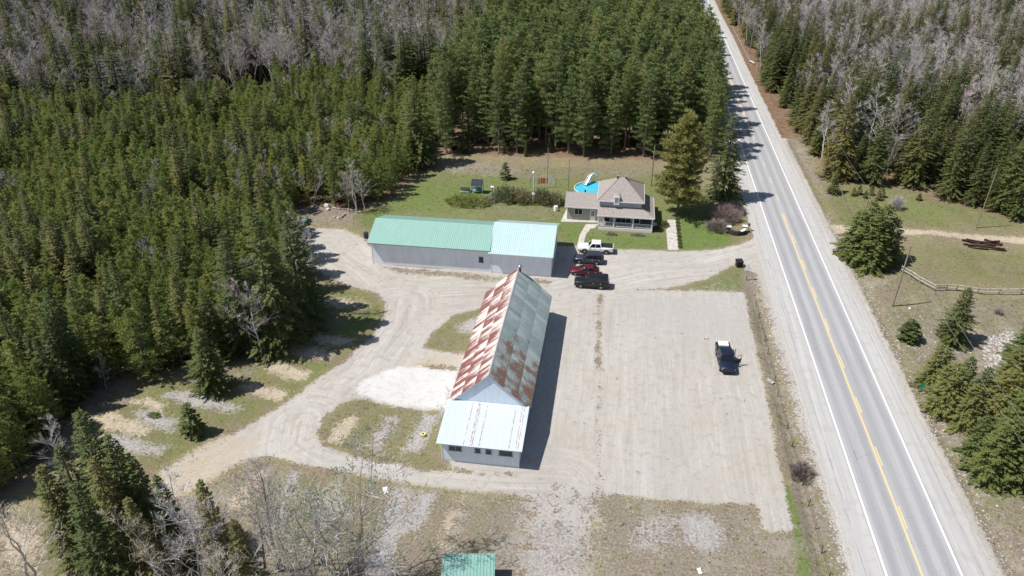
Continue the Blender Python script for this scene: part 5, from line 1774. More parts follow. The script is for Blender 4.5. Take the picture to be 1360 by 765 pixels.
def lumber():
    spec = [(386, 281, 410, 280, .16, 'pale_wood', 'long pale board on the lumber heap by the woods'), (388, 284, 405, 279, .30, 'pale_wood', 'pale board lying crosswise on top of the lumber heap'), (385, 279, 398, 283, .20, 'pale_wood', 'short pale board under the lumber heap'),
            (442, 277, 472, 280, .14, 'log_wood', 'long grey log lying along the wood edge'), (453, 290, 459, 285, .20, 'log_wood', 'stubby cut log standing clear on the grass'), (415, 286, 428, 281, .14, 'grey_wood', 'dark branchy log beside the white boulder'), (456, 279, 463, 278, .2, 'pale_wood', 'fresh pale board lying on the log by the woods')]
    for a, b, c, d, z, mat, lab in spec:
        p, q = spot(a, b), spot(c, d)
        p.z += z
        q.z += z * .9
        mb = MB()
        if mat == 'pale_wood':
            s = Vector((-(q - p).y, (q - p).x, 0)).normalized() * .12
            mb.slab([p - s, q - s, q + s, p + s], .06)
        else:
            mb.tube(p, q, .17, .14, 9)
        tag(mb.build('board' if mat == 'pale_wood' else 'log', mat), lab, 'wood')
    for x, y, r, mat, lab in [(419, 276, .55, 'rock', 'grey boulder by the wood edge beside the white one'), (434, 275, .6, 'pale_rock', 'white boulder by the wood edge'), (436, 279, .42, 'pale_rock', 'smaller white boulder in front of the white one'), (444, 289, .3, 'rock', 'small dark stone on the grass in front of the boulders'), (449, 290, .26, 'pale_rock', 'small pale stone between the log and the boulders'),
                              (1337, 586, .35, 'rock', 'grey stone on the bare verge below the cedars'), (1334, 593, .3, 'pale_rock', 'pale stone on the bare verge below the cedars')]:
        p = spot(x, y)
        o = MB().ball((0, 0, r * .45), r, .75, 9, .22, int(x)).build('boulder', mat, None, p, smooth=False)
        tag(o, lab, 'rock')


simple('pale_rock', (0.66, 0.65, 0.62), 0.9, var=0.15, scale=2)
lumber()


def oddments():
    p = spot(937, 450)
    o = empty('wooden_block', p, .05, 'cream wooden block lying in the lot near the navy pickup', 'block')
    MB().box(-.28, .28, -.14, .14, 0, .2).build('block', 'pale_wood', o, bevel=.02)
    MB().box(-.22, -.16, -.15, .15, .2, .22).box(.16, .22, -.15, .15, .2, .22).build('cleat', 'grey_wood', o)
    p = spot(562, 579)
    o = empty('bucket_lid', p, 0, 'round pale yellow bucket on the grey plot beside the barn', 'bucket')
    MB().lathe((0, 0, 0), (0, 0, 1), [(.20, 0), (.26, .3), (.29, .31), (.29, .34), (.05, .35)], 14).build('bucket', 'yellow_paint', o)
    MB().lathe((0, 0, .35), (0, 0, 1), [(.15, 0), (.13, .03)], 10).build('lid', 'dark_metal', o)
    for x, y, w, l, rz, mat, lab in [(512, 652, .5, .9, .4, 'white_plastic', 'white broken plastic sheet in the grass by the budding tree'), (929, 759, .35, .6, .3, 'white_cloth', 'white scrap lying in the rough ground below the gravel lot'), (1023, 507, .5, .9, .9, 'rock', 'flat stone slab at the ditch edge of the lot'),
                                     (1208, 410, .25, .3, 0, 'white_plastic', 'white scrap on the grass beside the leaning pole')]:
        p = spot(x, y)
        mb = MB()
        mb.slab([(-w / 2, -l / 2, .06), (w / 2, -l / 2, .09), (w / 2, l / 2, .16), (-w / 2, l / 2, .10)], .04)
        mb.slab([(-w / 2, 0, .14), (w * .3, -l * .2, .22), (w * .5, l * .3, .18), (-w * .2, l * .4, .2)], .03)
        o = mb.build('scrap', mat, None, p)
        o.rotation_euler.z = rz
        tag(o, lab, 'debris')
    p = spot(986, 484)
    o = MB().slab([(-.7, -.06, .05), (.7, -.06, .05), (.7, .06, .05), (-.7, .06, .05)], .04).build('plank', 'grey_wood', None, p)
    tag(o, 'thin grey plank on the gravel below the open truck door', 'plank')


oddments()


# ------------------------------------------------------------------ foliage materials
def leaf_mat(name, dark, light, alt, rough=0.6, trans=0.40):
    """foliage: clumps of two greens inside a crown; each tree leans to a tint of its own"""
    m, nt, b = new_mat(name)
    rnd = orand(nt)
    oc = ocoord(nt)
    f = noise(nt, oc, 1.1, 3, 0.6)
    g = noise(nt, oc, 6.0, 2, 0.6)
    c = mixc(nt, ramp(nt, f, 0.32, 0.68), dark, light)
    c = mixc(nt, math_n(nt, 'MULTIPLY', ramp(nt, rnd, 0.45, 1.0), 0.85), c, alt)
    r2 = math_n(nt, 'FRACT', math_n(nt, 'MULTIPLY', rnd, 7.31))
    c = mixc(nt, math_n(nt, 'MULTIPLY', ramp(nt, r2, 0.55, 1.0), 0.55), c, tuple(x * k for x, k in zip(dark, (0.78, 0.88, 0.95))))
    r3 = math_n(nt, 'FRACT', math_n(nt, 'MULTIPLY', rnd, 23.7))
    c = mixc(nt, math_n(nt, 'MULTIPLY', ramp(nt, r3, 0.80, 1.0), 0.6), c, tuple(min(1, x * k) for x, k in zip(light, (1.35, 1.05, 1.0))))
    c = mixc(nt, math_n(nt, 'MULTIPLY', ramp(nt, g, 0.45, 0.75), 0.45), c, tuple(x * 1.45 for x in light))
    nt.links.new(c, b.inputs['Base Color'])
    b.inputs['Roughness'].default_value = rough
    b.inputs['Specular IOR Level'].default_value = 0.25
    if trans:
        tr = N(nt, 'ShaderNodeBsdfTranslucent')
        nt.links.new(c, tr.inputs[0])
        mx = N(nt, 'ShaderNodeMixShader')
        mx.inputs[0].default_value = trans
        out = nt.nodes['Material Output']
        nt.links.new(b.outputs[0], mx.inputs[1])
        nt.links.new(tr.outputs[0], mx.inputs[2])
        nt.links.new(mx.outputs[0], out.inputs[0])


leaf_mat('spruce_needles', (0.085, 0.118, 0.042), (0.180, 0.205, 0.070), (0.235, 0.215, 0.085))
leaf_mat('cedar_needles', (0.110, 0.145, 0.048), (0.210, 0.240, 0.078), (0.225, 0.235, 0.085))
leaf_mat('pine_needles', (0.165, 0.222, 0.085), (0.285, 0.340, 0.125), (0.310, 0.340, 0.128))
leaf_mat('young_pine_needles', (0.175, 0.235, 0.068), (0.310, 0.365, 0.108), (0.345, 0.365, 0.118))
leaf_mat('gold_needles', (0.18, 0.22, 0.075), (0.34, 0.32, 0.11), (0.36, 0.33, 0.12))
leaf_mat('bud_leaves', (0.20, 0.23, 0.095), (0.30, 0.33, 0.16), (0.28, 0.28, 0.17))
leaf_mat('hedge_leaves', (0.20, 0.235, 0.065), (0.33, 0.36, 0.11), (0.34, 0.32, 0.12))
leaf_mat('thicket_leaves', (0.17, 0.19, 0.10), (0.28, 0.29, 0.155), (0.29, 0.27, 0.16))
leaf_mat('dry_twigs', (0.19, 0.16, 0.145), (0.30, 0.26, 0.24), (0.25, 0.205, 0.19), 0.9, 0)
leaf_mat('grass_blades', (0.14, 0.15, 0.06), (0.24, 0.235, 0.11), (0.32, 0.285, 0.16), 0.8)
leaf_mat('bare_twigs', (0.42, 0.395, 0.39), (0.57, 0.545, 0.535), (0.48, 0.40, 0.40), 0.9, 0)


def bark(name, a, c):
    m, nt, b = new_mat(name)
    oc = ocoord(nt)
    f = noise(nt, mapping(nt, oc, (6, 6, 1.2)), 1.0, 5, 0.7)
    nt.links.new(mixc(nt, ramp(nt, f, 0.3, 0.7), a, c), b.inputs['Base Color'])
    b.inputs['Roughness'].default_value = 0.9
    bump(nt, b, f, 0.5, 0.03)


bark('conifer_bark', (0.085, 0.062, 0.05), (0.20, 0.155, 0.13))
bark('pine_bark', (0.13, 0.095, 0.075), (0.27, 0.20, 0.165))
bark('pale_bark', (0.42, 0.40, 0.38), (0.66, 0.64, 0.61))
leaf_mat('lilac_twigs', (0.38, 0.345, 0.355), (0.53, 0.49, 0.495), (0.46, 0.375, 0.37), 0.9, 0)
leaf_mat('tan_twigs', (0.40, 0.36, 0.30), (0.55, 0.51, 0.43), (0.46, 0.42, 0.30), 0.9, 0)
bark('grey_bark', (0.17, 0.15, 0.14), (0.33, 0.30, 0.28))


class Leaves:
    """many small kite-shaped sprays in one mesh"""
    def __init__(s):
        s.v, s.f = [], []

    def kite(s, p, d, side, l, w, fold=0.25):
        """p base, d unit direction, side unit sideways"""
        o = len(s.v)
        n = d.cross(side)
        m = p + d * (l * 0.45) - n * (w * fold)
        s.v += [p, m + side * w, p + d * l, m - side * w]
        s.f += [(o, o + 1, o + 2), (o, o + 2, o + 3)]


def unit(x, y, z):
    v = Vector((x, y, z))
    return v.normalized()


def rand_side(d, r):
    a = unit(r.uniform(-1, 1), r.uniform(-1, 1), r.uniform(-1, 1))
    s = d.cross(a)
    return s.normalized() if s.length > 1e-4 else d.orthogonal().normalized()


def spruce_form(h, rad, seed, dens=1.0, skirt=0.05, narrow=0.78, spray=1.0):
    r = random.Random(seed)
    T, Lf = MB(), Leaves()
    T.tube((0, 0, -.3), (0, 0, h * .5), h * .014 + .03, h * .009 + .02, 7, False)
    T.tube((0, 0, h * .5), (0, 0, h), h * .009 + .02, .012, 6, False)
    z = h * skirt
    ph = r.uniform(0, 6)
    lobe = [r.uniform(.82, 1.12) for _ in range(6)]
    while z < h * .985:
        t = (z - h * skirt) / (h * (1 - skirt))
        R = rad * (1 - t) ** narrow * lobe[int(t * 5.99)] * (0.35 + 0.65 * min(1, t / .10 + .25)) + .10
        nb = max(5, int((9.5 - 2.5 * t) * dens))
        ph += r.uniform(.4, 1.4)
        for k in range(nb):
            if r.random() < .08:
                continue
            az = ph + 2 * math.pi * k / nb + r.uniform(-.35, .35)
            L = R * r.uniform(.68, 1.18)
            rise = .32 * t - .16 + r.uniform(-.10, .08)
            d = unit(math.cos(az), math.sin(az), rise)
            sd = unit(-math.sin(az), math.cos(az), 0)
            base = Vector((0, 0, z + r.uniform(-.12, .12)))
            step = .165 / spray
            m = max(2, int(L / step))
            for j in range(m):
                u = (j + .6) / m
                if u < .22:
                    continue
                p = base + d * (L * u) - Vector((0, 0, .22 * L * u * u * (1 - t)))
                tl = (.20 + .42 * L * (1 - u) * .8) * r.uniform(.7, 1.25)
                for sg in (-1, 1):
                    dd = (d * r.uniform(.55, .95) + sd * sg * r.uniform(.55, 1.0) + Vector((0, 0, r.uniform(-.38, .12)))).normalized()
                    s2 = (dd.cross(Vector((r.uniform(-.5, .5), r.uniform(-.5, .5), 1)))).normalized()
                    Lf.kite(p, dd, s2, tl, .045 + tl * .085)
            p = base + d * (L * .8) - Vector((0, 0, .15 * L * (1 - t)))
            Lf.kite(p, (d + Vector((0, 0, r.uniform(-.1, .2)))).normalized(), sd, L * .25 + .16, .10)
        z += (.25 + .15 * (1 - t)) * (h / 12) ** .35 * r.uniform(.75, 1.2)
    for k in range(5):
        Lf.kite(Vector((0, 0, h - .5 + .08 * k)), unit(r.uniform(-.4, .4), r.uniform(-.4, .4), 1), rand_side(Vector((0, 0, 1)), r), .42, .06)
    return T, Lf


def pine_form(h, rad, bare, seed, tuft=0.42, lean=0.0, ntuft=7, up=0.35, round_=0.6, whorl=.62, nbr=6, dome=False, taper=False):
    """pine: whorls of limbs that end in upturned tufts of needles"""
    r = random.Random(seed)
    T, Lf = MB(), Leaves()
    T.tube((0, 0, -.3), (0, 0, h * .55), h * .010 + .05, h * .0075 + .03, 8, False)
    T.tube((0, 0, h * .55), (0, 0, h * .98), h * .0075 + .03, .02, 7, False)
    # dead stubs low on the stem
    z = h * .18
    while z < h * bare:
        az = r.uniform(0, 6.3)
        L = r.uniform(.4, 1.3)
        T.tube((0, 0, z), (math.cos(az) * L, math.sin(az) * L, z + r.uniform(-.2, .25)), .025, .008, 3, False)
        z += r.uniform(.25, .7)
    z = h * bare
    ph = 0
    lob = [r.uniform(.62, 1.25) for _ in range(5)]
    while z < h * .97:
        t = (z - h * bare) / (h * (1 - bare))
        prof = (math.sin(math.pi * min(1, (t + .18) / 1.18)) ** round_) * (1 - .55 * t)
        if dome:
            prof = (1 - t ** 2.2) ** .75 * (.72 + .28 * min(1, t * 4))
        if taper:
            prof = (1 - t ** 2.1) ** .75 * (.78 + .22 * min(1, t * 4))
        R = max(.35, rad * prof)
        nb = nbr if t < .8 else nbr - 1
        ph += r.uniform(.5, 1.3)
        for k in range(nb):
            if r.random() < .12:
                continue
            az = ph + 2 * math.pi * k / nb + r.uniform(-.3, .3)
            L = R * r.uniform(.6, 1.15) * lob[int((az + t * 5) / 1.2566) % 5]
            d = unit(math.cos(az), math.sin(az), r.uniform(-.05, .28) + up * t)
            sd = unit(-math.sin(az), math.cos(az), 0)
            b0 = Vector((0, 0, z + r.uniform(-.2, .2)))
            T.tube(b0, b0 + d * L * .9, .035 * h / 15, .01, 3, False)
            m = max(2, int(L / .42))
            for j in range(m):
                u = .28 + .72 * (j + r.random() * .6) / m
                side = r.uniform(-.34, .34) * L * (1.1 - u)
                p = b0 + d * (L * u) + sd * side + Vector((0, 0, r.uniform(-.12, .15)))
                for q in range(ntuft):
                    dd = (d * .45 + Vector((r.uniform(-1, 1), r.uniform(-1, 1), r.uniform(-.15, 1.1)))).normalized()
                    Lf.kite(p, dd, rand_side(dd, r), tuft * r.uniform(.75, 1.3), tuft * .10, .1)
        z += whorl * r.uniform(.75, 1.25)
    for k in range(10):
        dd = unit(r.uniform(-.8, .8), r.uniform(-.8, .8), 1)
        Lf.kite(Vector((0, 0, h * (.95 + .005 * k))), dd, rand_side(dd, r), tuft * 1.1, tuft * .15)
    return T, Lf


def bare_form(h, seed, stems=1, spread=.55, n1=13, n2=6, n3=6, leaf=0, twig=.014, start=.3):
    """leafless hardwood: limbs, branches and a haze of twigs; leaf = buds on the twigs"""
    r = random.Random(seed)
    T, Tw, Lf = MB(), Leaves(), Leaves()
    for s in range(stems):
        az0 = r.uniform(0, 6.3)
        ln = r.uniform(.03, .08) if stems == 1 else r.uniform(.15, .38)
        top = Vector((math.cos(az0) * ln * h, math.sin(az0) * ln * h, h * r.uniform(.86, 1.0)))
        b = Vector((math.cos(az0) * .12 * (stems > 1), math.sin(az0) * .12 * (stems > 1), -.2))
        pts = [b.lerp(top, k / 6) + Vector((r.uniform(-.02, .02) * h, r.uniform(-.02, .02) * h, 0)) * (0 < k < 6) for k in range(7)]
        r0 = (.0105 * h + .02) / (stems ** .4)
        for k in range(6):
            T.tube(pts[k], pts[k + 1], r0 * (1 - k / 6.6), r0 * (1 - (k + 1) / 6.6), 5, False)
        for i in range(n1):
            t = start + (1 - start) * (i + r.random()) / n1
            k = min(5, int(t * 6))
            p = pts[k].lerp(pts[k + 1], t * 6 - k)
            az = r.uniform(0, 6.3)
            L1 = h * spread * .62 * (1.12 - t) * r.uniform(.7, 1.2) + .4
            d = unit(math.cos(az), math.sin(az), r.uniform(.55, 1.3))
            e = p + d * L1
            T.tube(p, p.lerp(e, .55), r0 * .42 * (1.15 - t), r0 * .26 * (1.15 - t), 4, False)
            T.tube(p.lerp(e, .55), e, r0 * .26 * (1.15 - t), .008, 3, False)
            for j in range(n2):
                u = .25 + .75 * (j + r.random()) / n2
                q = p + d * (L1 * u)
                d2 = (d * .7 + Vector((r.uniform(-1, 1), r.uniform(-1, 1), r.uniform(-.1, .9)))).normalized()
                L2 = L1 * r.uniform(.3, .55) * (1.2 - u * .6)
                Tw.kite(q, d2, rand_side(d2, r), L2, twig * 1.5, 0)
                for m in range(n3):
                    w = q + d2 * (L2 * (.2 + .8 * (m + r.random()) / n3))
                    d3 = (d2 * .8 + Vector((r.uniform(-1, 1), r.uniform(-1, 1), r.uniform(-.2, .9)))).normalized()
                    L3 = L2 * r.uniform(.3, .6) + .15
                    Tw.kite(w, d3, rand_side(d3, r), L3, twig, 0)
                    for g in range(leaf):
                        dd = unit(r.uniform(-1, 1), r.uniform(-1, 1), r.uniform(-.6, 1))
                        Lf.kite(w + d3 * L3 * r.uniform(.3, 1), dd, rand_side(dd, r), .085, .034)
    return T, Tw, Lf


def bush_form(rx, ry, h, seed, n=900, size=.22, twiggy=False):
    r = random.Random(seed)
    T, Lf = MB(), Leaves()
    for k in range(26):
        a = r.uniform(0, 6.3)
        q = r.random() ** .5
        T.tube((rx * q * .5 * math.cos(a), ry * q * .5 * math.sin(a), -.1), (rx * q * .95 * math.cos(a), ry * q * .95 * math.sin(a), h * (1 - .5 * q * q) * .9), .03, .008, 3, False)
    for k in range(n):
        a = r.uniform(0, 2 * math.pi)
        q = r.random() ** .5
        zz = h * math.sqrt(max(0, 1 - q * q * .85)) * (r.random() ** .35) * r.uniform(.85, 1.08)
        lump = .82 + .3 * math.sin(a * 5 + seed) * math.sin(q * 7 + seed)
        p = Vector((rx * q * math.cos(a) * lump, ry * q * math.sin(a) * lump, zz * (.85 + .25 * math.sin(a * 7 + q * 9))))
        if twiggy:
            d = unit(math.cos(a) * q + r.uniform(-.5, .5), math.sin(a) * q + r.uniform(-.5, .5), r.uniform(.3, 1.3))
            Lf.kite(p - d * size, d, rand_side(d, r), size * 2.2 * r.uniform(.6, 1.3), .018, 0)
        else:
            d = unit(math.cos(a) * q + r.uniform(-.8, .8), math.sin(a) * q + r.uniform(-.8, .8), r.uniform(-.1, 1))
            Lf.kite(p, d, rand_side(d, r), size * r.uniform(.6, 1.3), size * .3)
    return T, Lf


def to_mesh(name, parts):
    """parts: [(shape, material)] -> one mesh with material slots"""
    v, f, mi = [], [], []
    for k, (s, mat) in enumerate(parts):
        o = len(v)
        v += s.v
        f += [tuple(i + o for i in q) for q in s.f]
        mi += [k] * len(s.f)
    me = bpy.data.meshes.new(name)
    me.from_pydata([tuple(p) for p in v], [], f)
    for _, mat in parts:
        me.materials.append(MATS[mat])
    me.polygons.foreach_set('material_index', mi)
    me.update()
    return me


FORMS = {}


def form(kind, h, parts):
    """parts = [('trunk', [(shape, mat)]), ('crown', [...])]; kept as part meshes and as one whole mesh"""
    ms = [(nm, to_mesh(nm, pp)) for nm, pp in parts]
    whole = to_mesh(kind, [x for _, pp in parts for x in pp])
    FORMS.setdefault(kind, []).append((h, ms, whole))


for s, (h, r_) in enumerate([(12, 2.5), (12, 2.1), (12, 3.0), (12, 1.9), (12, 2.3), (12, 2.8)]):
    T, L = spruce_form(h, r_, 20 + s)
    form('spruce', h, [('trunk', [(T, 'conifer_bark')]), ('crown', [(L, 'spruce_needles')])])
for s, (h, r_, b_) in enumerate([(22, 3.5, .30), (22, 3.1, .36), (22, 3.8, .26), (22, 3.9, .13), (22, 3.5, .10)]):
    T, L = pine_form(h, r_, b_, 40 + s, tuft=.66, ntuft=11, whorl=.85, nbr=7, up=.30, taper=True)
    form('tall_pine', h, [('trunk', [(T, 'pine_bark')]), ('crown', [(L, 'pine_needles')])])
for s, (h, r_, b_) in enumerate([(9, 2.0, .08), (9, 1.75, .10), (9, 2.25, .08), (9, 1.9, .14), (9, 1.6, .1)]):
    T, L = pine_form(h, r_, b_, 60 + s, tuft=.46, ntuft=11, up=.5, round_=.75, whorl=.52, dome=True)
    form('young_pine', h, [('trunk', [(T, 'conifer_bark')]), ('crown', [(L, 'young_pine_needles')])])
for s, (st, sp) in enumerate([(1, .5), (1, .65), (2, .55), (1, .42), (3, .45), (2, .6)]):
    T, Tw, L = bare_form(13, 80 + s, st, sp, 18 if st == 1 else 11, 7, 9, twig=.0125)
    form('bare', 13, [('trunk', [(T, 'pale_bark' if s % 2 == 0 else 'grey_bark')]), ('crown', [(Tw, ('bare_twigs', 'lilac_twigs', 'tan_twigs', 'lilac_twigs', 'bare_twigs', 'bare_twigs')[s])])])
for s in range(2):
    T, Tw, L = bare_form(13, 95 + s, 1, .5, 15, 7, 9, leaf=3, twig=.012)
    form('budding', 13, [('trunk', [(T, 'pale_bark')]), ('crown', [(Tw, 'bare_twigs'), (L, 'bud_leaves')])])
T, L = pine_form(16, 4.9, .12, 131, tuft=.62, ntuft=14, up=.45, round_=.5, whorl=.36, nbr=8, dome=True)
form('yard_pine', 16, [('trunk', [(T, 'pine_bark')]), ('crown', [(L, 'gold_needles')])])
T, Tw, L = bare_form(9, 140, 5, .75, 10, 7, 8, leaf=1, twig=.010, start=.2)
form('multi_stem', 9, [('trunk', [(T, 'grey_bark')]), ('crown', [(Tw, 'bare_twigs'), (L, 'bud_leaves')])])
T, L = spruce_form(6, 1.9, 150, 1.15, .01, .62)
form('cedar', 6, [('trunk', [(T, 'conifer_bark')]), ('crown', [(L, 'cedar_needles')])])
T, L = spruce_form(2.0, .6, 160, .9, .02, .9, 1.6)
form('sapling', 2.0, [('trunk', [(T, 'conifer_bark')]), ('crown', [(L, 'spruce_needles')])])

T, L = spruce_form(6, 2.0, 151, 1.1, .01, .55)
form('cedar', 6, [('trunk', [(T, 'conifer_bark')]), ('crown', [(L, 'cedar_needles')])])

NAME = {'spruce': 'spruce_tree', 'tall_pine': 'pine_tree', 'young_pine': 'young_pine_tree', 'bare': 'bare_tree', 'budding': 'budding_tree', 'yard_pine': 'pine_tree', 'multi_stem': 'bare_tree', 'cedar': 'cedar_tree', 'sapling': 'young_spruce'}


def tree_at(kind, p, h, label, group=None, var=None, parts=True, rz=None, wide=1.0, lean=(0, 0), cat='tree'):
    lst = FORMS[kind]
    H, ms, whole = lst[(var if var is not None else random.randrange(len(lst))) % len(lst)]
    rz = random.uniform(0, 6.283) if rz is None else rz
    s = h / H
    if parts:
        o = empty(NAME[kind], p, rz, label, cat, group)
        for nm, me in ms:
            place(me, nm, o)
    else:
        o = place(whole, NAME[kind], None, p)
        tag(o, label, cat, group)
    o.rotation_euler = (lean[0], lean[1], rz)
    o.scale = (s * wide, s * wide, s)
    return o


def tree_px(kind, bx, by, ty, label, group=None, **kw):
    """foot at a pixel, height so that the tip reaches row ty"""
    half_ = 1.0 if kw.pop('top', False) else 0.5
    yt = by + (ty - by) * half_                     # row at which bx was read off
    bx = bx + (680 - bx) * (by - yt) / (2077 - yt)  # upright things point at the nadir
    p = spot(bx, by)
    lo, hi = 0.3, 45.0
    for _ in range(40):
        m = (lo + hi) / 2
        if proj(p + Vector((0, 0, m)))[1] > ty:
            lo = m
        else:
            hi = m
    return tree_at(kind, p, lo, label, group, **kw)


# ------------------------------------------------------------------ trees one would single out
tree_px('yard_pine', 908, 284, 149, 'broad golden green pine on the lawn east of the farmhouse', wide=1.0)
tree_px('spruce', 967, 264, 153, 'tall spruce between the big pine and the highway', var=2, wide=1.15)
tree_px('spruce', 272, 518, 436, 'dense rounded spruce standing alone in front of the left wood'.replace(' left', ''), var=2, wide=1.35)
tree_px('sapling', 252, 577, 537, 'small lone spruce among the sandy plots', wide=1.0)
tree_px('young_pine', 186, 503, 413, 'light green pine at the wood edge above the grey plots', var=2, wide=1.15)
for i, (x, y, t, v, w) in enumerate([(1152, 348, 266, 2, 1.0), (1172, 349, 272, 0, 1.1), (1140, 342, 280, 1, 1.2), (1163, 356, 284, 2, 1.1), (1184, 346, 288, 0, 1.2)]):
    tree_px('cedar', x, y, t, 'dark spruce of the thick clump where the track meets the highway', 'clump of spruces where the track meets the highway', var=v, wide=w)
tree_px('spruce', 1275, 455, 382, 'bushy spruce standing alone in front of the log fence', var=2, wide=1.35)
tree_px('sapling', 1209, 451, 426, 'small spruce near the highway below the leaning pole', wide=1.7)
for i, (x, y, t, w) in enumerate([(1247, 512, 460, 1.15), (1264, 545, 484, 1.2), (1284, 520, 474, 1.1), (1291, 566, 510, 1.15), (1306, 540, 488, 1.0), (1305, 606, 552, 1.0), (1325, 636, 566, 1.15), (1342, 628, 556, 1.25), (1340, 555, 492, 1.25), (1352, 515, 462, 1.35), (1358, 592, 522, 1.25), (1368, 480, 428, 1.25), (1375, 636, 552, 1.25), (1390, 560, 482, 1.3)]):
    tree_px('cedar', x, y, t, 'bushy cedar in the thicket beside the green marker sign', 'cedars beside the highway', wide=w)
for i, (x, y, t, w) in enumerate([(1134, 260, 249, 1), (1142, 258, 246, 1), (1150, 263, 253, 1), (1158, 259, 247, 1.1), (1167, 266, 252, 1), (1173, 262, 250, 1), (1221, 266, 257, 1.3)]):
    tree_px('sapling', x, y, t, 'knee-high spruce sapling in the grass below the spruce wood', 'spruce saplings in the grass', wide=w)
tree_px('spruce', 1110, 257, 222, 'young spruce beside the highway at the corner of the wood', var=3, wide=1.5)
tree_px('sapling', 671, 238, 216, 'small dark spruce on the bare strip behind the thicket', wide=1.1)
# the near group at the foot of the picture
for x, y, t, v, w in [(104, 730, 545, 1, 1.05), (76, 735, 592, 3, 1.1), (52, 745, 618, 1, 1.1), (142, 738, 578, 0, .95), (172, 742, 606, 1, 1.05), (207, 748, 632, 3, 1.1), (140, 800, 672, 1, .9), (168, 795, 662, 3, 1), (95, 800, 640, 0, .9), (120, 760, 605, 2, .8)]:
    tree_px('spruce', x, y, t, 'tall spruce in the dark cluster between the sandy plots and the bare trees', 'spruce cluster below the sandy plots', var=v, wide=w, top=True)
tree_px('spruce', 288, 802, 638, 'slender spruce rising among the bare trees', var=3, wide=.85)
tree_px('spruce', 325, 812, 690, 'shorter spruce among the bare trees', var=1, wide=1.0)
for x, y, t, v in [(232, 792, 630, 0), (258, 800, 645, 1), (300, 800, 668, 3), (205, 800, 665, 2), (240, 812, 690, 1), (318, 790, 650, 3), (280, 812, 690, 2)]:
    tree_px('bare', x, y, t, 'leafless pale grey tree in the thicket beside the spruce cluster', 'bare trees beside the spruce cluster', var=v, wide=1.1, top=True)
tree_px('bare', 352, 758, 596, 'tall leafless tree with a dark trunk beside the drive', var=1, wide=.9)
tree_px('bare', 18, 790, 636, 'leafless tree below the sandy clearing at the wood edge', var=2, wide=1.1)
tree_px('bare', 70, 640, 552, 'small bare tree showing against the dark wood above the spruce cluster', var=0, wide=1.0)
tree_px('multi_stem', 458, 800, 632, 'wide many-stemmed tree with first green buds in the rough ground', wide=1.15)
tree_px('multi_stem', 395, 790, 655, 'smaller many-stemmed bare tree next to the budding one', wide=1.0)
# wood edge west of the yard
for x, y, t, v, w in [(392, 438, 282, 0, 1.05), (352, 463, 276, 2, .95), (312, 468, 305, 1, 1.0), (402, 412, 305, 3, 1.3), (375, 455, 330, 2, 1.0)]:
    tree_px('spruce', x, y, t, 'big dark spruce throwing its shade on the drive at the wood edge', 'big spruces at the wood edge by the drive', var=v, wide=w)
for x, y, t, v in [(326, 474, 362, 1), (300, 470, 385, 3), (338, 478, 372, 0), (395, 420, 278, 0), (88, 522, 462, 2), (134, 518, 470, 3)]:
    tree_px('bare', x, y, t, 'leafless pale tree at the wood edge along the plots', 'bare trees at the wood edge along the plots', var=v)
for x, y, t, v in [(470, 284, 215, 2), (482, 282, 225, 0), (462, 283, 228, 1)]:
    tree_px('bare', x, y, t, 'leafless grey sapling by the logs at the lawn end of the wood', 'bare saplings by the logs', var=v, wide=1.1)


# ------------------------------------------------------------------ bushes
def bush(px, py, rx, ry, h, n, size, mat, label, twiggy=False, cat='bush', seed=1, bark_='grey_bark', rz=0.0):
    T, L = bush_form(rx, ry, h, seed, n, size, twiggy)
    o = empty('bush', spot(px, py), rz, label, cat)
    place(to_mesh('stems', [(T, bark_)]), 'stems', o)
    place(to_mesh('foliage', [(L, mat)]), 'foliage', o)
    return o


bush(620, 271, 5.0, 2.4, 1.9, 4200, .22, 'hedge_leaves', 'long rounded yellow green hedge in the lawn behind the garage', seed=3)
bush(650, 268, 1.8, 1.4, 1.3, 900, .22, 'dry_twigs', 'bare brown bush at the end of the rounded hedge', seed=4)
bush(672, 266, 2.9, 2.2, 3.0, 2600, .30, 'thicket_leaves', 'tall grey green thicket next to the bird feeder', seed=5)
bush(692, 268, 2.6, 2.2, 2.8, 2400, .28, 'thicket_leaves', 'dense grey green thicket in front of the yard lamp', seed=6)
bush(719, 269, 2.6, 2.2, 2.9, 2400, .28, 'thicket_leaves', 'dark thicket below the clothesline', seed=7)
bush(737, 271, 2.1, 2.0, 2.6, 1900, .26, 'thicket_leaves', 'dark bush between the thicket and the wing', seed=8)
bush(962, 292, 3.2, 3.0, 3.0, 3800, .45, 'dry_twigs', 'brown leafless bush beside the drive entrance', True, seed=9)
bush(952, 306, 2.4, 2.0, 2.1, 2600, .4, 'dry_twigs', 'low brown bush behind the curved stone wall', True, seed=10)
bush(975, 283, 2.2, 2.4, 2.3, 2400, .4, 'dry_twigs', 'brown bush between the tall spruce and the shoulder', True, seed=19)
bush(1063, 632, 1.3, 1.6, 1.7, 2600, .35, 'dry_twigs', 'purplish bare bush growing through the ditch fence', True, seed=11)
bush(882, 300, .9, 1.3, 1.0, 700, .2, 'spruce_needles', 'dark green shrub between the porch and the side path', seed=12)
bush(874, 306, .9, .9, .9, 600, .2, 'spruce_needles', 'dark shrub at the foot of the porch steps', seed=13)
bush(1190, 277, 1.3, 1.3, 2.6, 1200, .45, 'bare_twigs', 'pale leafless bush in the grass below the spruces', True, seed=14)
bush(1326, 417, .6, .6, .8, 350, .2, 'dry_twigs', 'small russet bush on the bare bank behind the lone spruce', seed=15)
bush(812, 312, 1.2, .5, .5, 420, .16, 'dry_twigs', 'low brown flower bed plants along the porch front', seed=16)
bush(848, 313, 1.6, .5, .45, 460, .16, 'dry_twigs', 'reddish dry plants along the porch front near the steps', seed=17)
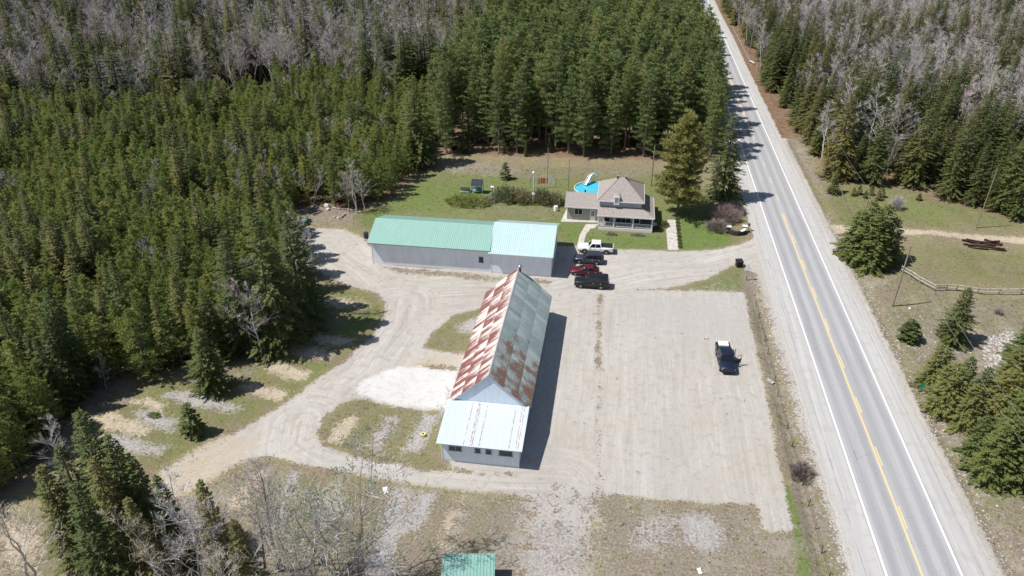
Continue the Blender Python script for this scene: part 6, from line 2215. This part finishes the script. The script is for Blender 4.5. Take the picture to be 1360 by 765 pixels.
bush(205, 553, .8, .5, .5, 320, .18, 'young_pine_needles', 'creeping green juniper on the sandy plots', seed=18)
for k in range(9):
    y = 292 + k * 4.6
    T, L = bush_form(.42, .42, .55, 30 + k % 3, 150, .16)
    o = empty('hedge_plant', spot(899.5 + k * .45, y), k, 'small dark plant of the border along the side path', 'plant', 'border plants along the side path')
    place(to_mesh('stems', [(T, 'grey_bark')]), 'stems', o)
    place(to_mesh('foliage', [(L, 'spruce_needles')]), 'foliage', o)


# ------------------------------------------------------------------ the woods
def pip(x, y, P):
    ins = np.zeros(np.shape(x), bool)
    n = len(P)
    for i in range(n):
        ax, ay = P[i]
        bx, by = P[(i + 1) % n]
        if ay != by:
            ins ^= ((ay > y) != (by > y)) & (x < (bx - ax) * (y - ay) / (by - ay) + ax)
    return ins


WOOD = []          # (kind, variant, x, y, height, wide, rotation, area)


def scatter(P, spacing, area, chooser, keep=lambda x, y: True):
    xs, ys = [p[0] for p in P], [p[1] for p in P]
    gx = np.arange(max(min(xs), -330), min(max(xs), 260), spacing)
    gy = np.arange(max(min(ys), 34), min(max(ys), 425), spacing * .92)
    X, Y = np.meshgrid(gx, gy)
    X = X + (np.arange(len(gy)) % 2)[:, None] * spacing * .5
    X = (X + rng.uniform(-.36, .36, X.shape) * spacing).ravel()
    Y = (Y + rng.uniform(-.36, .36, Y.shape) * spacing).ravel()
    ok = pip(X, Y, P)
    for x, y in zip(X[ok], Y[ok]):
        u, v = proj((x, y, 6))
        if u < -170 or u > 1530 or v > 900 or v < -150:
            continue
        if not keep(x, y):
            continue
        c = chooser(x, y)
        if c:
            kind, var = (c[0], None)
            if kind == 'tall_pine_low':
                kind, var = 'tall_pine', 3 + random.randrange(2)
            elif kind == 'tall_pine':
                var = random.randrange(4)
            WOOD.append((kind, c[1], x, y, area, var))


def pick_left(x, y):
    n = float(vnoise(x, y, .035, 21))
    m = float(vnoise(x, y, .09, 22))
    u, v = proj((x, y, 0))
    far = min(1, max(0, (v - 150 + (n - .5) * 130 - max(0, u - 330) * .25) / -70))   # 0 in the young plantation, 1 in the old wood
    q = random.random()
    if q > far:
        if q < .80 + .2 * far or random.random() < .55:
            if random.random() < .05 + .12 * (m > .66):
                return 'spruce', random.uniform(11, 15)
            return 'young_pine', random.uniform(7.2, 9.4) * (.82 + .36 * m)
        return ('spruce', random.uniform(9, 13)) if random.random() < .6 else ('bare', random.uniform(8, 11))
    q = random.random() + (m - .5) * .8
    if q < .40:
        return 'spruce', random.uniform(10, 21)
    if q < .52:
        return ('budding', random.uniform(12, 17)) if u > 330 else ('bare', random.uniform(12, 17))
    return 'bare', random.uniform(11.5, 17.5)


def pick_plant(x, y):
    if random.random() < .07:
        return None
    if y < 159 and random.random() < .35:
        return 'spruce', random.uniform(4, 9)
    if y < 162 or x < -37 or x > 18:
        return 'tall_pine_low', random.uniform(16.5, 23)
    return 'tall_pine', random.uniform(16.5, 24)


def pick_right(x, y):
    m = float(vnoise(x, y, .06, 31))
    u, v = proj((x, y, 0))
    edge = min(1, max(0, (v - 140) / 130)) + (.25 if x < 52 else 0)
    q = random.random() + (m - .5) * .8 - edge * .42
    if q < .56:
        return 'spruce', random.uniform(8.5, 17.5)
    if q < .60:
        return 'budding', random.uniform(10, 15)
    return 'bare', random.uniform(11, 17.5)


scatter(fw_world, 2.5, 'left', pick_left, lambda x, y: not (proj((x, y, 0))[1] < 150 and random.random() < .62))
scatter(PLANT, 4.2, 'plant', pick_plant)
scatter(fe_world, 3.7, 'right', pick_right, lambda x, y: random.random() < .86)

LABEL = {
    ('young_pine', 'left'): ('yellow green young pine packed into the plantation west of the yard', 'young pines of the west plantation'),
    ('spruce', 'left'): ('pointed dark spruce standing in the wood west of the yard', 'spruces of the west wood'),
    ('bare', 'left'): ('leafless grey tree standing in the wood west of the yard', 'bare trees of the west wood'),
    ('budding', 'left'): ('tree with pale green buds in the wood west of the pine stand', 'budding trees of the west wood'),
    ('tall_pine', 'plant'): ('tall straight pine of the planted stand behind the farmhouse', 'tall pines behind the farmhouse'),
    ('spruce', 'plant'): ('low dark spruce at the foot of the tall pine stand', 'low spruces under the tall pines'),
    ('spruce', 'right'): ('dark pointed spruce in the wood east of the highway', 'spruces of the east wood'),
    ('bare', 'right'): ('leafless pale tree in the wood east of the highway', 'bare trees of the east wood'),
    ('budding', 'right'): ('tree with pale green buds in the wood east of the highway', 'budding trees of the east wood'),
}
nvar = {k: len(v) for k, v in FORMS.items()}
rows = []
for kind, h, x, y, area, var in WOOD:
    p = (x, y, float(hgt(x, y)))
    u, v = proj(p)
    u2, v2 = proj((x, y, p[2] + h))
    vis = (-30 < u < 1390) and v2 < 765 and v > -8
    rows.append((v - v2 if vis else 0.0, kind, random.randrange(nvar[kind]) if var is None else var, p, h, random.uniform(.88, 1.15), random.uniform(0, 6.283), area))
left_over = []
SINGLE = {'young_pine': 300, 'spruce': 300, 'bare': 290, 'budding': 80, 'tall_pine': 300}
cnt = {}
for rw in sorted(rows, key=lambda r_: -r_[0]):
    s, kind, var, p, h, wide, rz, area = rw
    if s > 0 and cnt.get(kind, 0) < SINGLE[kind]:
        cnt[kind] = cnt.get(kind, 0) + 1
        lab, grp = LABEL[(kind, area)]
        tree_at(kind, p, h, lab, grp, var, parts=s > 45, rz=rz, wide=wide, lean=(random.uniform(-.03, .03), random.uniform(-.03, .03)))
    else:
        left_over.append(rw)


def wood_mass(name, label, rws):
    """the rest of a wood: its trees set out on points"""
    kinds = sorted({(r_[1], r_[2]) for r_ in rws})
    col = bpy.data.collections.new(name + '_forms')
    for i, (k, vv) in enumerate(kinds):
        o = bpy.data.objects.new('%s_%02d' % (name, i), FORMS[k][vv][2])
        col.objects.link(o)
    me = bpy.data.meshes.new(name)
    me.from_pydata([r_[3] for r_ in rws], [], [])
    a = me.attributes.new('form_id', 'INT', 'POINT')
    a.data.foreach_set('value', [kinds.index((r_[1], r_[2])) for r_ in rws])
    a = me.attributes.new('turn', 'FLOAT_VECTOR', 'POINT')
    a.data.foreach_set('vector', [c for r_ in rws for c in (random.uniform(-.03, .03), random.uniform(-.03, .03), r_[6])])
    a = me.attributes.new('size', 'FLOAT_VECTOR', 'POINT')
    a.data.foreach_set('vector', [c for r_ in rws for s in [r_[4] / FORMS[r_[1]][r_[2]][0]] for c in (s * r_[5], s * r_[5], s)])
    ng = bpy.data.node_groups.new(name, 'GeometryNodeTree')
    ng.interface.new_socket('Geometry', in_out='INPUT', socket_type='NodeSocketGeometry')
    ng.interface.new_socket('Geometry', in_out='OUTPUT', socket_type='NodeSocketGeometry')
    gi, go = ng.nodes.new('NodeGroupInput'), ng.nodes.new('NodeGroupOutput')
    ip = ng.nodes.new('GeometryNodeInstanceOnPoints')
    ci = ng.nodes.new('GeometryNodeCollectionInfo')
    ci.inputs[0].default_value = col
    ci.inputs[1].default_value = True
    ci.inputs[2].default_value = True
    ip.inputs['Pick Instance'].default_value = True

    def na(nm, dt):
        n = ng.nodes.new('GeometryNodeInputNamedAttribute')
        n.data_type = dt
        n.inputs[0].default_value = nm
        return n.outputs[0]
    ng.links.new(gi.outputs[0], ip.inputs['Points'])
    ng.links.new(ci.outputs[0], ip.inputs['Instance'])
    ng.links.new(na('form_id', 'INT'), ip.inputs['Instance Index'])
    ng.links.new(na('turn', 'FLOAT_VECTOR'), ip.inputs['Rotation'])
    ng.links.new(na('size', 'FLOAT_VECTOR'), ip.inputs['Scale'])
    ng.links.new(ip.outputs[0], go.inputs[0])
    o = place(me, name)
    md = o.modifiers.new('trees', 'NODES')
    md.node_group = ng
    tag(o, label, 'woods', kind='stuff')


for area, nm, lab in (('left', 'mixed_wood', 'rest of the mixed wood west of the yard'), ('plant', 'pine_stand', 'rest of the tall pine stand behind the farmhouse'), ('right', 'spruce_wood', 'rest of the spruce and birch wood east of the highway')):
    rr_ = [r_ for r_ in left_over if r_[7] == area]
    if rr_:
        wood_mass(nm, lab, rr_)
print('woods', len(rows), cnt, 'rest', len(left_over))


# ------------------------------------------------------------------ tufts, weeds and stones
def tufts():
    L = Leaves()
    r = random.Random(5)
    gr, lu, gv, li, sc, pa, gy_, sa = (LAY[k] for k in ('grass', 'lush', 'gravel', 'litter', 'scrub', 'pale', 'grey', 'sand'))
    n = 0
    for _ in range(60000):
        i, j = r.randrange(ny), r.randrange(nx)
        x, y = GX[i, j] + r.uniform(-.2, .2), GY[i, j] + r.uniform(-.2, .2)
        if 23.6 < x < 39.2 or li[i, j] > .5:
            continue
        w = max(gr[i, j] * .6, sc[i, j] * .5, lu[i, j] * .35) * (1 - gv[i, j]) * (1 - pa[i, j]) * (1 - .6 * gy_[i, j]) * (1 - .7 * sa[i, j])
        if gv[i, j] > .5 and r.random() < .015:
            w = 1
        if r.random() > w * .75:
            continue
        if -38.6 < x < -8 and 102.8 < y < 114 or -17 < x < -7.6 and 60.2 < y < 91.4 or -8.4 < x < 7.6 and 121 < y < 131:
            continue
        p = Vector((x, y, float(hgt(x, y)) - .02))
        hh = r.uniform(.10, .26) * (1.25 if sc[i, j] > .5 else 1)
        for k in range(5):
            d = unit(r.uniform(-.8, .8), r.uniform(-.8, .8), 1)
            L.kite(p + Vector((r.uniform(-.15, .15), r.uniform(-.15, .15), 0)), d, rand_side(d, r), hh * r.uniform(.7, 1.4), .028)
        n += 1
    tag(place(to_mesh('grass_tufts', [(L, 'grass_blades')]), 'grass_tufts'), 'tufts of dry and green grass over the open ground', 'grass', kind='stuff')
    print('tufts', n)


tufts()


def stones():
    r = random.Random(8)
    mb = MB()

    def one(x, y, s):
        z = float(hgt(x, y))
        o = len(mb.v)
        a = r.uniform(0, 6.3)
        pts = []
        for k in range(5):
            t = a + 2 * math.pi * k / 5
            q = s * r.uniform(.7, 1.2)
            pts.append((x + q * math.cos(t), y + q * math.sin(t), z + r.uniform(-.02, .05)))
        mb.v += pts + [(x + r.uniform(-.3, .3) * s, y + r.uniform(-.3, .3) * s, z + s * r.uniform(.5, .9))]
        mb.f += [(o + k, o + (k + 1) % 5, o + 5) for k in range(5)]
    for _ in range(900):
        y = r.uniform(45, 108)
        one(24.0 + (72 - y) * .012 + r.gauss(0, .45), y, r.uniform(.05, .16))
    for _ in range(900):
        one(39.4 + r.gauss(0, .6), r.uniform(45, 135), r.uniform(.05, .15))
    rp = px_poly([(1305, 450), (1345, 440), (1358, 470), (1342, 505), (1310, 500)])
    for _ in range(2600):
        x, y = r.uniform(47, 58), r.uniform(82, 100)
        if pip(np.array([x]), np.array([y]), rp)[0]:
            one(x, y, r.uniform(.08, .28))
    for _ in range(500):
        x, y = r.uniform(40, 50), r.uniform(55, 100)
        one(x, y, r.uniform(.05, .18))
    for _ in range(700):
        x, y = r.uniform(-15, 20), r.uniform(44, 58)
        one(x, y, r.uniform(.04, .10))
    for _ in range(500):
        x, y = r.uniform(-36, 20), r.uniform(58, 116)
        if not (-17 < x < -7.6 and y < 92) and y < 102:
            one(x, y, r.uniform(.03, .08))
    for x0, y0 in ((592, 541), (600, 530), (596, 520), (585, 545)):
        c = at(x0, y0)
        for _ in range(25):
            one(c[0] + r.gauss(0, .5), c[1] + r.gauss(0, .6), r.uniform(.05, .13))
    tag(mb.build('loose_stones', 'rock'), 'loose stones on the verges, the ditch and the rough ground', 'stones', kind='stuff')


stones()
